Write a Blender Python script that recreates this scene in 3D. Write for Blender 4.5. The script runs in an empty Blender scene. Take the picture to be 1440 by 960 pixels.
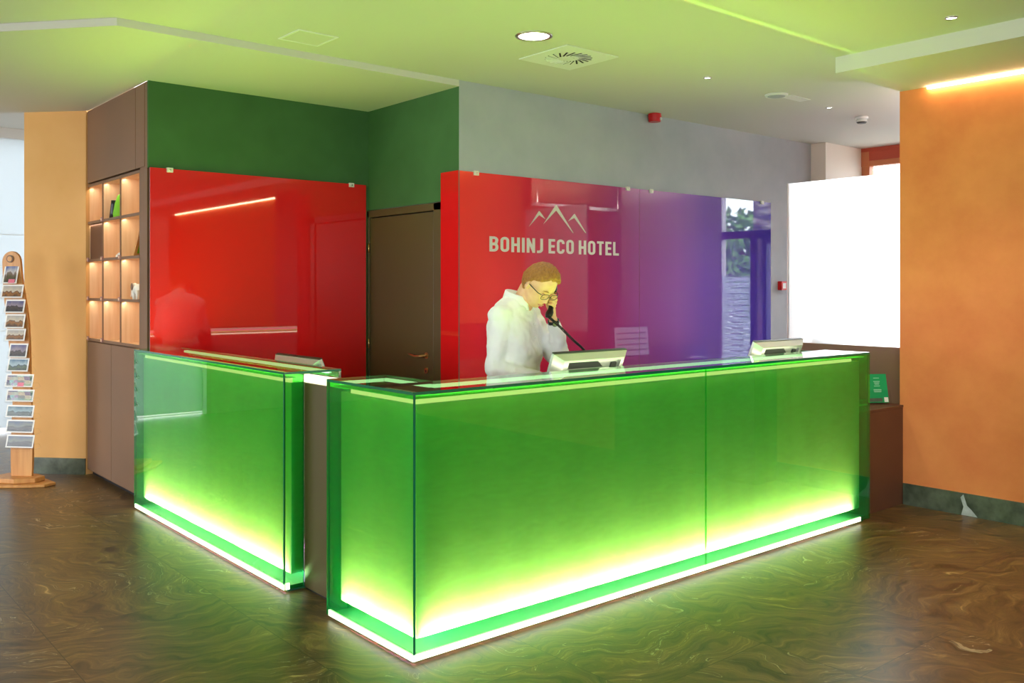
import bpy, bmesh, math, random
from mathutils import Vector, Matrix, noise
random.seed(7)
PI = math.pi
C = bpy.context.scene.collection

# ------------------------------------------------------------------ materials
def s2l(c):
    return tuple((v/255/12.92 if v/255 <= .04045 else ((v/255+.055)/1.055)**2.4) for v in c) + (1,)

def newmat(name):
    m = bpy.data.materials.new(name); m.use_nodes = True
    nt = m.node_tree; nt.nodes.clear()
    out = nt.nodes.new('ShaderNodeOutputMaterial'); out.name = 'Material Output'
    return m, nt, out

def pbr(name, col, rough=.5, metal=0, spec=.5, ior=1.45, bump=None, mottle=None, emis=None, trans=0, coat=0):
    """col linear rgba; mottle=(col2, scale, detail); bump=(scale,strength)"""
    m, nt, out = newmat(name)
    b = nt.nodes.new('ShaderNodeBsdfPrincipled')
    b.inputs['Base Color'].default_value = col
    b.inputs['Roughness'].default_value = rough
    b.inputs['Metallic'].default_value = metal
    b.inputs['IOR'].default_value = ior
    b.inputs['Specular IOR Level'].default_value = spec
    b.inputs['Coat Weight'].default_value = coat
    tc = nt.nodes.new('ShaderNodeTexCoord')
    if mottle:
        n = nt.nodes.new('ShaderNodeTexNoise'); n.inputs['Scale'].default_value = mottle[1]
        n.inputs['Detail'].default_value = mottle[2]; n.inputs['Roughness'].default_value = .6
        nt.links.new(tc.outputs['Object'], n.inputs['Vector'])
        r = nt.nodes.new('ShaderNodeValToRGB')
        r.color_ramp.elements[0].position = .3; r.color_ramp.elements[1].position = .7
        r.color_ramp.elements[0].color = col; r.color_ramp.elements[1].color = mottle[0]
        nt.links.new(n.outputs['Fac'], r.inputs['Fac']); nt.links.new(r.outputs['Color'], b.inputs['Base Color'])
    if bump:
        n2 = nt.nodes.new('ShaderNodeTexNoise'); n2.inputs['Scale'].default_value = bump[0]; n2.inputs['Detail'].default_value = 4
        nt.links.new(tc.outputs['Object'], n2.inputs['Vector'])
        bp = nt.nodes.new('ShaderNodeBump'); bp.inputs['Strength'].default_value = bump[1]; bp.inputs['Distance'].default_value = .01
        nt.links.new(n2.outputs['Fac'], bp.inputs['Height']); nt.links.new(bp.outputs['Normal'], b.inputs['Normal'])
    if emis:
        b.inputs['Emission Color'].default_value = emis[0]; b.inputs['Emission Strength'].default_value = emis[1]
    nt.links.new(b.outputs[0], out.inputs[0])
    return m

def emit(name, col, s):
    m, nt, out = newmat(name)
    e = nt.nodes.new('ShaderNodeEmission'); e.inputs[0].default_value = col; e.inputs[1].default_value = s
    nt.links.new(e.outputs[0], out.inputs[0]); return m

def glass(name, tint, ior=1.5, refl=(1, 1, 1, 1)):
    m, nt, out = newmat(name)
    t = nt.nodes.new('ShaderNodeBsdfTransparent'); t.inputs[0].default_value = tint
    g = nt.nodes.new('ShaderNodeBsdfGlossy'); g.inputs['Roughness'].default_value = .0; g.inputs[0].default_value = refl
    fr = nt.nodes.new('ShaderNodeFresnel'); fr.inputs[0].default_value = ior
    mx = nt.nodes.new('ShaderNodeMixShader')
    ge = nt.nodes.new('ShaderNodeNewGeometry'); mu = nt.nodes.new('ShaderNodeMath'); mu.operation = 'MULTIPLY_ADD'   # no total reflection at the rear face of a pane
    fr2 = nt.nodes.new('ShaderNodeMath'); fr2.operation = 'MULTIPLY'
    mu.inputs[1].default_value = -1; mu.inputs[2].default_value = 1; nt.links.new(ge.outputs['Backfacing'], mu.inputs[0])
    nt.links.new(fr.outputs[0], fr2.inputs[0]); nt.links.new(mu.outputs[0], fr2.inputs[1])
    nt.links.new(fr2.outputs[0], mx.inputs[0]); nt.links.new(t.outputs[0], mx.inputs[1]); nt.links.new(g.outputs[0], mx.inputs[2])
    nt.links.new(mx.outputs[0], out.inputs[0]); return m

def wood(name, c1, c2, scale=6, rough=.45, axis='Z'):
    m, nt, out = newmat(name)
    b = nt.nodes.new('ShaderNodeBsdfPrincipled'); b.inputs['Roughness'].default_value = rough
    tc = nt.nodes.new('ShaderNodeTexCoord'); mp = nt.nodes.new('ShaderNodeMapping')
    sc = {'Z': (9, 9, .6), 'X': (.6, 9, 9), 'Y': (9, .6, 9)}[axis]
    mp.inputs['Scale'].default_value = sc
    n = nt.nodes.new('ShaderNodeTexNoise'); n.inputs['Scale'].default_value = scale; n.inputs['Detail'].default_value = 6
    r = nt.nodes.new('ShaderNodeValToRGB'); r.color_ramp.elements[0].position = .35; r.color_ramp.elements[1].position = .68
    r.color_ramp.elements[0].color = c1; r.color_ramp.elements[1].color = c2
    nt.links.new(tc.outputs['Object'], mp.inputs[0]); nt.links.new(mp.outputs[0], n.inputs['Vector'])
    nt.links.new(n.outputs['Fac'], r.inputs[0]); nt.links.new(r.outputs[0], b.inputs['Base Color']); nt.links.new(b.outputs[0], out.inputs[0])
    return m

def marble_floor():
    m, nt, out = newmat('swirled_stone')
    N = nt.nodes.new; L = nt.links.new
    b = N('ShaderNodeBsdfPrincipled')
    tc = N('ShaderNodeTexCoord')
    # tile cells: 1.2 x .6 slabs
    sep = N('ShaderNodeSeparateXYZ'); L(tc.outputs['Object'], sep.inputs[0])
    def math_(op, a, bb=None):
        n = N('ShaderNodeMath'); n.operation = op
        for i, v in enumerate((a, bb)):
            if v is None: continue
            if isinstance(v, (int, float)): n.inputs[i].default_value = v
            else: L(v, n.inputs[i])
        return n.outputs[0]
    gx = math_('DIVIDE', math_('SUBTRACT', sep.outputs[0], 1.315), .8)
    ix = math_('FLOOR', gx)
    off = math_('MULTIPLY', ix, .37)
    gy = math_('ADD', math_('DIVIDE', sep.outputs[1], 1.25), off)
    iy = math_('FLOOR', gy)
    fx = math_('FRACT', gx); fy = math_('FRACT', gy)
    ex = math_('MULTIPLY', math_('MINIMUM', fx, math_('SUBTRACT', 1, fx)), .8)
    ey = math_('MULTIPLY', math_('MINIMUM', fy, math_('SUBTRACT', 1, fy)), 1.25)
    edge = math_('LESS_THAN', math_('MINIMUM', ex, ey), .0016)
    cmb = N('ShaderNodeCombineXYZ'); L(ix, cmb.inputs[0]); L(iy, cmb.inputs[1])
    wn = N('ShaderNodeTexWhiteNoise'); L(cmb.outputs[0], wn.inputs['Vector'])
    vm = N('ShaderNodeVectorMath'); vm.operation = 'MULTIPLY_ADD'
    L(wn.outputs['Color'], vm.inputs[0]); vm.inputs[1].default_value = (9, 9, 5); L(tc.outputs['Object'], vm.inputs[2])
    # rotate by tile random
    rot = N('ShaderNodeVectorRotate'); rot.rotation_type = 'Z_AXIS'
    L(vm.outputs[0], rot.inputs['Vector']); L(math_('MULTIPLY', wn.outputs['Value'], 2.2), rot.inputs['Angle'])
    n0 = N('ShaderNodeTexNoise'); n0.inputs['Scale'].default_value = 1.7; n0.inputs['Detail'].default_value = 3
    L(rot.outputs[0], n0.inputs['Vector'])
    w = N('ShaderNodeVectorMath'); w.operation = 'MULTIPLY_ADD'
    L(n0.outputs['Color'], w.inputs[0]); w.inputs[1].default_value = (.8, .8, 0); L(rot.outputs[0], w.inputs[2])
    mp = N('ShaderNodeMapping'); mp.inputs['Scale'].default_value = (1.3, 7.5, 1); L(w.outputs[0], mp.inputs[0])
    n1 = N('ShaderNodeTexNoise'); n1.inputs['Scale'].default_value = 2.6; n1.inputs['Detail'].default_value = 12
    n1.inputs['Roughness'].default_value = .74; n1.inputs['Distortion'].default_value = .45
    L(mp.outputs[0], n1.inputs['Vector'])
    r = N('ShaderNodeValToRGB'); cr = r.color_ramp
    cr.elements[0].position = .34; cr.elements[0].color = s2l((42, 31, 18))
    cr.elements[1].position = .70; cr.elements[1].color = s2l((208, 172, 112))
    e = cr.elements.new(.45); e.color = s2l((88, 66, 40))
    e = cr.elements.new(.55); e.color = s2l((112, 86, 50))
    e = cr.elements.new(.64); e.color = s2l((142, 110, 66))
    L(n1.outputs['Fac'], r.inputs[0])
    # thin pale veins
    n2 = N('ShaderNodeTexNoise'); n2.inputs['Scale'].default_value = 1.1; n2.inputs['Detail'].default_value = 5; n2.inputs['Distortion'].default_value = 1.2
    L(mp.outputs[0], n2.inputs['Vector'])
    band = math_('LESS_THAN', math_('ABSOLUTE', math_('SUBTRACT', n2.outputs['Fac'], .52)), .0035)
    n3 = N('ShaderNodeTexNoise'); n3.inputs['Scale'].default_value = 1.3; L(vm.outputs[0], n3.inputs['Vector'])
    msk = math_('MULTIPLY', band, math_('GREATER_THAN', n3.outputs['Fac'], .53))
    mx = N('ShaderNodeMix'); mx.data_type = 'RGBA'; L(math_('MULTIPLY', msk, .6), mx.inputs['Factor']); L(r.outputs[0], mx.inputs['A']); mx.inputs['B'].default_value = s2l((205, 185, 150))
    mx2 = N('ShaderNodeMix'); mx2.data_type = 'RGBA'; L(edge, mx2.inputs['Factor']); L(mx.outputs['Result'], mx2.inputs['A']); mx2.inputs['B'].default_value = s2l((45, 38, 25))
    L(mx2.outputs['Result'], b.inputs['Base Color'])
    b.inputs['Roughness'].default_value = .32
    rr = N('ShaderNodeMapRange'); L(n1.outputs['Fac'], rr.inputs[0]); rr.inputs[3].default_value = .26; rr.inputs[4].default_value = .42
    L(rr.outputs[0], b.inputs['Roughness'])
    bp = N('ShaderNodeBump'); bp.inputs['Strength'].default_value = .12; bp.inputs['Distance'].default_value = .004
    L(n1.outputs['Fac'], bp.inputs['Height']); L(bp.outputs[0], b.inputs['Normal'])
    L(b.outputs[0], out.inputs[0]); return m

def panel_print():
    """printed glass: red at the left end turning to violet and indigo to the right (world x)"""
    m, nt, out = newmat('printed_gradient_glass')
    N = nt.nodes.new; L = nt.links.new
    b = N('ShaderNodeBsdfPrincipled'); tc = N('ShaderNodeTexCoord'); sep = N('ShaderNodeSeparateXYZ'); L(tc.outputs['Object'], sep.inputs[0])
    mr = N('ShaderNodeMapRange'); mr.inputs[1].default_value = 1.9; mr.inputs[2].default_value = 5.9
    L(sep.outputs[0], mr.inputs[0])
    r = N('ShaderNodeValToRGB'); cr = r.color_ramp
    cr.elements[0].position = 0; cr.elements[0].color = s2l((250, 52, 58))
    cr.elements[1].position = 1; cr.elements[1].color = s2l((60, 50, 150))
    for p, c in ((.09, (240, 44, 66)), (.22, (196, 26, 70)), (.36, (170, 46, 104)), (.5, (150, 70, 152)), (.62, (142, 82, 174)), (.72, (104, 66, 174))):  # printed gradient, with violet stops lightened to stand for a pale reflection
        e = cr.elements.new(p); e.color = s2l(c)
    L(mr.outputs[0], r.inputs[0]); L(r.outputs[0], b.inputs['Base Color'])
    b.inputs['Roughness'].default_value = .02; b.inputs['IOR'].default_value = 1.95
    L(b.outputs[0], out.inputs[0]); return m

def card_mat(name, kind, seed):
    """a printed view: sky, mountain skyline and land"""
    m, nt, out = newmat(name)
    N = nt.nodes.new; L = nt.links.new
    b = N('ShaderNodeBsdfPrincipled'); b.inputs['Roughness'].default_value = .3
    tc = N('ShaderNodeTexCoord'); sep = N('ShaderNodeSeparateXYZ'); L(tc.outputs['Generated'], sep.inputs[0])
    mp = N('ShaderNodeMapping'); mp.inputs['Location'].default_value = (seed*3.1, seed*1.7, seed); L(tc.outputs['Generated'], mp.inputs[0])
    n = N('ShaderNodeTexNoise'); n.inputs['Scale'].default_value = 3.2; n.inputs['Detail'].default_value = 5
    mp2 = N('ShaderNodeMapping'); mp2.inputs['Scale'].default_value = (1, 1, .25); L(mp.outputs[0], mp2.inputs[0]); L(mp2.outputs[0], n.inputs['Vector'])
    ad = N('ShaderNodeMath'); ad.operation = 'MULTIPLY_ADD'; L(n.outputs['Fac'], ad.inputs[0]); ad.inputs[1].default_value = -.9; L(sep.outputs[2], ad.inputs[2])
    ad2 = N('ShaderNodeMath'); ad2.operation = 'ADD'; L(ad.outputs[0], ad2.inputs[0]); ad2.inputs[1].default_value = .45
    r = N('ShaderNodeValToRGB'); cr = r.color_ramp; cr.interpolation = 'LINEAR'
    pal = {'day': [(60, 60, 40), (120, 110, 70), (150, 120, 110), (235, 225, 220), (110, 130, 190)],
           'dusk': [(25, 25, 20), (40, 40, 30), (20, 22, 20), (200, 190, 150), (150, 150, 130)],
           'lake': [(60, 60, 50), (90, 110, 60), (40, 60, 70), (190, 210, 215), (60, 110, 140)],
           'autumn': [(90, 60, 30), (190, 120, 40), (120, 80, 60), (240, 220, 190), (200, 190, 180)],
           'night': [(24, 22, 22), (84, 66, 48), (34, 34, 38), (120, 118, 96), (70, 84, 108)], 'teal': [(30, 34, 26), (70, 84, 52), (24, 44, 50), (150, 176, 176), (40, 96, 116)],
           'violet': [(40, 30, 30), (90, 70, 60), (60, 40, 50), (170, 150, 160), (90, 90, 140)]}[kind]
    pal = [tuple(int(v*.82) for v in c) for c in pal]
    cr.elements[0].position = .0; cr.elements[0].color = s2l(pal[0]); cr.elements[1].position = 1; cr.elements[1].color = s2l(pal[4])
    for p, c in ((.3, pal[1]), (.46, pal[2]), (.52, pal[3])): e = cr.elements.new(p); e.color = s2l(c)
    L(ad2.outputs[0], r.inputs[0]); L(r.outputs[0], b.inputs['Base Color']); L(b.outputs[0], out.inputs[0]); return m

def coll_mat(name, seed):
    m, nt, out = newmat(name); N = nt.nodes.new; L = nt.links.new
    b = N('ShaderNodeBsdfPrincipled'); tc = N('ShaderNodeTexCoord')
    mp = N('ShaderNodeMapping'); mp.inputs['Scale'].default_value = (4, 1, 3); L(tc.outputs['Generated'], mp.inputs[0])
    v = N('ShaderNodeTexVoronoi'); v.distance = 'CHEBYCHEV'; v.inputs['Scale'].default_value = 1.0; v.inputs['Randomness'].default_value = .35; L(mp.outputs[0], v.inputs['Vector'])
    n = N('ShaderNodeTexNoise'); n.inputs['Scale'].default_value = 9; n.inputs['Detail'].default_value = 4; L(tc.outputs['Generated'], n.inputs['Vector'])
    mx = N('ShaderNodeMix'); mx.data_type = 'RGBA'; mx.blend_type = 'MULTIPLY'; mx.inputs['Factor'].default_value = .8
    h = N('ShaderNodeHueSaturation'); h.inputs['Saturation'].default_value = .45; h.inputs['Value'].default_value = .9; L(v.outputs['Color'], h.inputs['Color'])
    L(h.outputs[0], mx.inputs['A']); L(n.outputs['Fac'], mx.inputs['B']); L(mx.outputs['Result'], b.inputs['Base Color']); L(b.outputs[0], out.inputs[0]); return m

def frosted(name, stripes=False):
    m, nt, out = newmat(name); N = nt.nodes.new; L = nt.links.new
    tl = N('ShaderNodeBsdfTranslucent'); tl.inputs[0].default_value = (.85, .9, .95, 1)
    tr = N('ShaderNodeBsdfTransparent'); tr.inputs[0].default_value = (.95, .97, 1, 1)
    df = N('ShaderNodeBsdfDiffuse'); df.inputs[0].default_value = (.8, .85, .9, 1)
    a = N('ShaderNodeMixShader'); a.inputs[0].default_value = .3; L(tl.outputs[0], a.inputs[1]); L(df.outputs[0], a.inputs[2])
    mx = N('ShaderNodeMixShader'); L(tr.outputs[0], mx.inputs[1]); L(a.outputs[0], mx.inputs[2])
    tc = N('ShaderNodeTexCoord'); sep = N('ShaderNodeSeparateXYZ'); L(tc.outputs['Object'], sep.inputs[0])
    f = N('ShaderNodeMath'); f.operation = 'MULTIPLY'; f.inputs[1].default_value = 14; L(sep.outputs[2], f.inputs[0])
    fr = N('ShaderNodeMath'); fr.operation = 'FRACT'; L(f.outputs[0], fr.inputs[0])
    g = N('ShaderNodeMath'); g.operation = 'LESS_THAN'; g.inputs[1].default_value = .86; L(fr.outputs[0], g.inputs[0])
    L(g.outputs[0], mx.inputs[0]); L(mx.outputs[0], out.inputs[0]); return m

def stonework(name):
    m, nt, out = newmat(name); N = nt.nodes.new; L = nt.links.new
    b = N('ShaderNodeBsdfPrincipled'); tc = N('ShaderNodeTexCoord'); mp = N('ShaderNodeMapping'); mp.inputs['Scale'].default_value = (3, 3, 9)
    L(tc.outputs['Object'], mp.inputs[0]); v = N('ShaderNodeTexVoronoi'); v.inputs['Scale'].default_value = 1.5; L(mp.outputs[0], v.inputs['Vector'])
    r = N('ShaderNodeValToRGB'); r.color_ramp.elements[0].color = s2l((210, 200, 200)); r.color_ramp.elements[1].color = s2l((80, 75, 85)); r.color_ramp.elements[1].position = .8
    L(v.outputs['Distance'], r.inputs[0]); L(r.outputs[0], b.inputs['Base Color']); L(b.outputs[0], out.inputs[0]); return m

M = {}
M['ceiling'] = pbr('matt_white_ceiling_paint', s2l((212, 209, 200)), .9, spec=.2)
M['floor'] = marble_floor()
M['grey_wall'] = pbr('blue_grey_wall_paint', s2l((170, 175, 182)), .8, spec=.2, mottle=(s2l((180, 184, 190)), 3, 3))
M['green_wall'] = pbr('dark_green_niche_wall', s2l((72, 110, 66)), .8, spec=.2, mottle=(s2l((64, 100, 58)), 2, 3))  # niche walls coloured dark green throughout
M['orange'] = pbr('orange_stucco', s2l((234, 146, 82)), .75, spec=.25, mottle=(s2l((218, 125, 70)), 2.2, 5), bump=(18, .12))
M['tan'] = pbr('tan_painted_plaster', s2l((228, 176, 112)), .75, spec=.25, mottle=(s2l((220, 166, 100)), 2, 3))
M['white_wall'] = pbr('white_wall_paint', s2l((236, 232, 228)), .85, spec=.2)
M['peach'] = pbr('wall_paint_with_orange_glow', s2l((238, 226, 214)), .85, spec=.2)  # peach tint is orange light put into the wall colour
M['brown'] = pbr('matt_brown_laminate', s2l((130, 96, 72)), .5, spec=.35, mottle=(s2l((120, 92, 70)), 1.5, 2))
M['brown_dark'] = pbr('dark_brown_laminate', s2l((104, 66, 42)), .5, spec=.35, mottle=(s2l((96, 60, 40)), 2, 2))
M['door'] = pbr('dark_bronze_door_lacquer', s2l((88, 74, 44)), .4, spec=.4)
M['black_gap'] = pbr('black_shadow_gap', s2l((22, 18, 16)), .8)
M['red'] = pbr('red_back_painted_glass', s2l((222, 26, 28)), .02, ior=1.75)
M['print'] = panel_print()
M['panel_edge'] = pbr('glass_panel_edge', s2l((150, 90, 90)), .2)
M['skirting'] = pbr('green_black_marble', s2l((48, 54, 42)), .3, mottle=(s2l((104, 112, 92)), 7, 12))
M['vein'] = pbr('white_marble_vein', s2l((190, 195, 192)), .35, mottle=(s2l((150, 158, 150)), 14, 4))
M['counter_glass'] = glass('green_tinted_glass', (.37, .85, .34, 1), 1.5)
def laminate(m, col, f):
    nt = m.node_tree; out = nt.nodes['Material Output']; src = out.inputs[0].links[0].from_socket
    a = nt.nodes.new('ShaderNodeBsdfTranslucent'); a.inputs[0].default_value = col
    b = nt.nodes.new('ShaderNodeBsdfDiffuse'); b.inputs[0].default_value = col
    c = nt.nodes.new('ShaderNodeMixShader'); nt.links.new(a.outputs[0], c.inputs[1]); nt.links.new(b.outputs[0], c.inputs[2])
    d = nt.nodes.new('ShaderNodeMixShader'); d.inputs[0].default_value = f
    nt.links.new(src, d.inputs[1]); nt.links.new(c.outputs[0], d.inputs[2]); nt.links.new(d.outputs[0], out.inputs[0])
laminate(M['counter_glass'], (0, .85, .26, 1), .07)
M['glass_edge'] = pbr('polished_green_glass_edge', s2l((10, 104, 70)), .1, ior=1.5)
M['glass_top'] = glass('green_tinted_top_glass', (.80, .98, .70, 1), 1.5)
M['carcass'] = pbr('pale_counter_lining', (.44, .44, .40, 1), .7, spec=.2, bump=(40, .05), mottle=((.38, .40, .34, 1), 5, 6))
def boards(m):
    nt = m.node_tree; b = [n for n in nt.nodes if n.type == 'BSDF_PRINCIPLED'][0]; src = b.inputs['Base Color'].links[0].from_socket
    tc = nt.nodes.new('ShaderNodeTexCoord'); mp = nt.nodes.new('ShaderNodeMapping'); mp.inputs['Scale'].default_value = (3.2, 3.2, .15); nt.links.new(tc.outputs['Object'], mp.inputs[0])
    n = nt.nodes.new('ShaderNodeTexNoise'); n.inputs['Scale'].default_value = 2.0; n.inputs['Detail'].default_value = 4; nt.links.new(mp.outputs[0], n.inputs['Vector'])
    mp2 = nt.nodes.new('ShaderNodeMapping'); mp2.inputs['Scale'].default_value = (14, 14, 60); nt.links.new(tc.outputs['Object'], mp2.inputs[0])
    n2 = nt.nodes.new('ShaderNodeTexNoise'); n2.inputs['Scale'].default_value = 1.0; n2.inputs['Detail'].default_value = 5; nt.links.new(mp2.outputs[0], n2.inputs['Vector'])
    a = nt.nodes.new('ShaderNodeMath'); a.operation = 'ADD'; nt.links.new(n.outputs['Fac'], a.inputs[0]); nt.links.new(n2.outputs['Fac'], a.inputs[1])
    r = nt.nodes.new('ShaderNodeMapRange'); r.inputs[1].default_value = .7; r.inputs[2].default_value = 1.3; r.inputs[3].default_value = .9; r.inputs[4].default_value = 1.1; nt.links.new(a.outputs[0], r.inputs[0])
    v = nt.nodes.new('ShaderNodeVectorMath'); v.operation = 'SCALE'; nt.links.new(src, v.inputs[0]); nt.links.new(r.outputs[0], v.inputs['Scale']); nt.links.new(v.outputs[0], b.inputs['Base Color'])
boards(M['carcass'])
M['lining_cap'] = pbr('pale_green_cap', (.55, .85, .35, 1), .6)
M['lining_base'] = pbr('green_counter_base_tray', s2l((24, 96, 70)), .5)
M['led'] = emit('white_led_line', (.88, 1.0, .72, 1), 2.6)
M['led_top'] = emit('warm_led_line', (1, 1.0, .66, 1), 1.5)
M['led_front'] = emit('bright_led_line_behind_green_glass', (1, .30, .42, 1), 3.4)
M['edge_glow'] = emit('pale_green_lit_glass_edge', (.62, 1, .72, 1), 1.5)  # emission stands in for inner light leaving the rear glass edge
M['led_staff'] = emit('warm_staff_led', (1, .98, .68, 1), 5)
M['led_cove'] = emit('warm_cove_led', (1, .78, .46, 1), 26)
M['steel'] = pbr('brushed_steel', s2l((190, 186, 176)), .3, metal=1)
M['chrome'] = pbr('polished_chrome', s2l((225, 225, 220)), .08, metal=1)
M['silver'] = pbr('silver_plastic', s2l((205, 206, 198)), .22, spec=.6, metal=.6)
M['dark_plastic'] = pbr('dark_grey_plastic', s2l((42, 44, 42)), .4)
M['black_plastic'] = pbr('black_plastic', s2l((16, 16, 18)), .35)
M['white_plastic'] = pbr('white_plastic', s2l((232, 232, 228)), .4)
M['red_plastic'] = pbr('red_plastic', s2l((196, 22, 28)), .35)
M['screen'] = emit('lit_screen', (.75, .8, .95, 1), .9)
M['screen_bar'] = emit('lit_screen_rows', (.38, .42, .6, 1), .6)
M['lamp'] = emit('downlight_lens', (1, .97, .9, 1), 9)
M['white_letter'] = pbr('off_white_vinyl_lettering', s2l((226, 222, 208)), .5)
M['maple'] = wood('light_maple', s2l((244, 206, 164)), s2l((234, 190, 144)), 4, .5)
M['rackwood'] = wood('orange_pine_board', s2l((214, 152, 84)), s2l((196, 130, 66)), 3, .5)
M['brass'] = pbr('satin_brass', s2l((214, 176, 120)), .3, metal=1)
M['acrylic'] = glass('clear_acrylic', (.96, .96, .96, 1), 1.12)
M['clear'] = glass('clear_window_glass', (.97, .985, .98, 1), 1.4)
M['frosted'] = frosted('frosted_film_with_stripes')
def screen_mat():
    m, nt, out = newmat('white_frosted_glass'); N = nt.nodes.new; L = nt.links.new
    rf = N('ShaderNodeBsdfRefraction'); rf.inputs['Roughness'].default_value = .55; rf.inputs['IOR'].default_value = 1.45; rf.inputs[0].default_value = (1, 1, 1, 1)
    df = N('ShaderNodeBsdfTranslucent'); df.inputs[0].default_value = (.9, .92, .95, 1)
    d2 = N('ShaderNodeBsdfDiffuse'); d2.inputs[0].default_value = (.85, .87, .9, 1)
    a = N('ShaderNodeMixShader'); a.inputs[0].default_value = .3; L(rf.outputs[0], a.inputs[1]); L(df.outputs[0], a.inputs[2])
    c = N('ShaderNodeMixShader'); c.inputs[0].default_value = .04; L(a.outputs[0], c.inputs[1]); L(d2.outputs[0], c.inputs[2])
    L(c.outputs[0], out.inputs[0]); return m
M['frost_white'] = screen_mat()
def sheer():
    m, nt, out = newmat('white_privacy_glass'); N = nt.nodes.new
    a = N('ShaderNodeBsdfTranslucent'); a.inputs[0].default_value = (.235, .25, .255, 1); b = N('ShaderNodeBsdfGlossy'); b.inputs['Roughness'].default_value = .2
    d = N('ShaderNodeBsdfDiffuse'); d.inputs[0].default_value = (.5, .52, .54, 1); ad = N('ShaderNodeAddShader'); nt.links.new(a.outputs[0], ad.inputs[0]); nt.links.new(d.outputs[0], ad.inputs[1])
    c = N('ShaderNodeMixShader'); c.inputs[0].default_value = .04; nt.links.new(ad.outputs[0], c.inputs[1]); nt.links.new(b.outputs[0], c.inputs[2]); nt.links.new(c.outputs[0], out.inputs[0]); return m
M['privacy'] = sheer()
M['clear_sheet'] = glass('clear_rear_face', (.98, .98, .98, 1), 1.2)
M['skin'] = pbr('skin', s2l((226, 178, 140)), .5, spec=.4, mottle=(s2l((218, 164, 126)), 30, 3))
M['shirt'] = pbr('white_cotton_shirt', s2l((236, 236, 232)), .85, spec=.15, bump=(26, .12))
M['trousers'] = pbr('dark_trousers_cloth', s2l((34, 36, 44)), .85)
M['hair'] = pbr('ginger_blond_hair', s2l((184, 124, 58)), .55, mottle=(s2l((142, 88, 36)), 60, 6), bump=(150, .8))
M['leather'] = pbr('black_leather', s2l((20, 18, 18)), .4)
M['lens'] = glass('spectacle_lens', (.96, .96, .96, 1), 1.3)
M['green_card'] = pbr('green_print', s2l((0, 158, 88)), .45)
M['mint'] = pbr('pale_green_lettering', s2l((170, 225, 190)), .6)
M['wframe'] = pbr('orange_brown_window_frame', s2l((196, 118, 78)), .5)
M['wred'] = pbr('brick_red_blind_box', s2l((184, 78, 56)), .6)
M['dframe'] = pbr('dark_blue_grey_door_frame', s2l((60, 62, 92)), .4)
M['printer'] = pbr('slate_blue_plastic', s2l((92, 98, 140)), .5)
M['stone'] = stonework('stacked_stone')
M['leaf'] = pbr('tree_leaves', s2l((70, 120, 50)), .7, mottle=(s2l((120, 160, 80)), 8, 3))
M['bark'] = pbr('bark', s2l((80, 62, 48)), .9)
M['ground'] = pbr('pale_paving', s2l((190, 188, 182)), .9, mottle=(s2l((170, 168, 160)), 2, 4))
M['paper'] = pbr('white_card_border', s2l((240, 234, 226)), .5)
M['pink'] = pbr('pink_price_sticker', s2l((236, 120, 140)), .5)
M['tag'] = pbr('dull_mauve_plastic', s2l((168, 122, 118)), .5)
M['limebag'] = pbr('lime_green_fabric', s2l((120, 190, 30)), .7)

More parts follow.
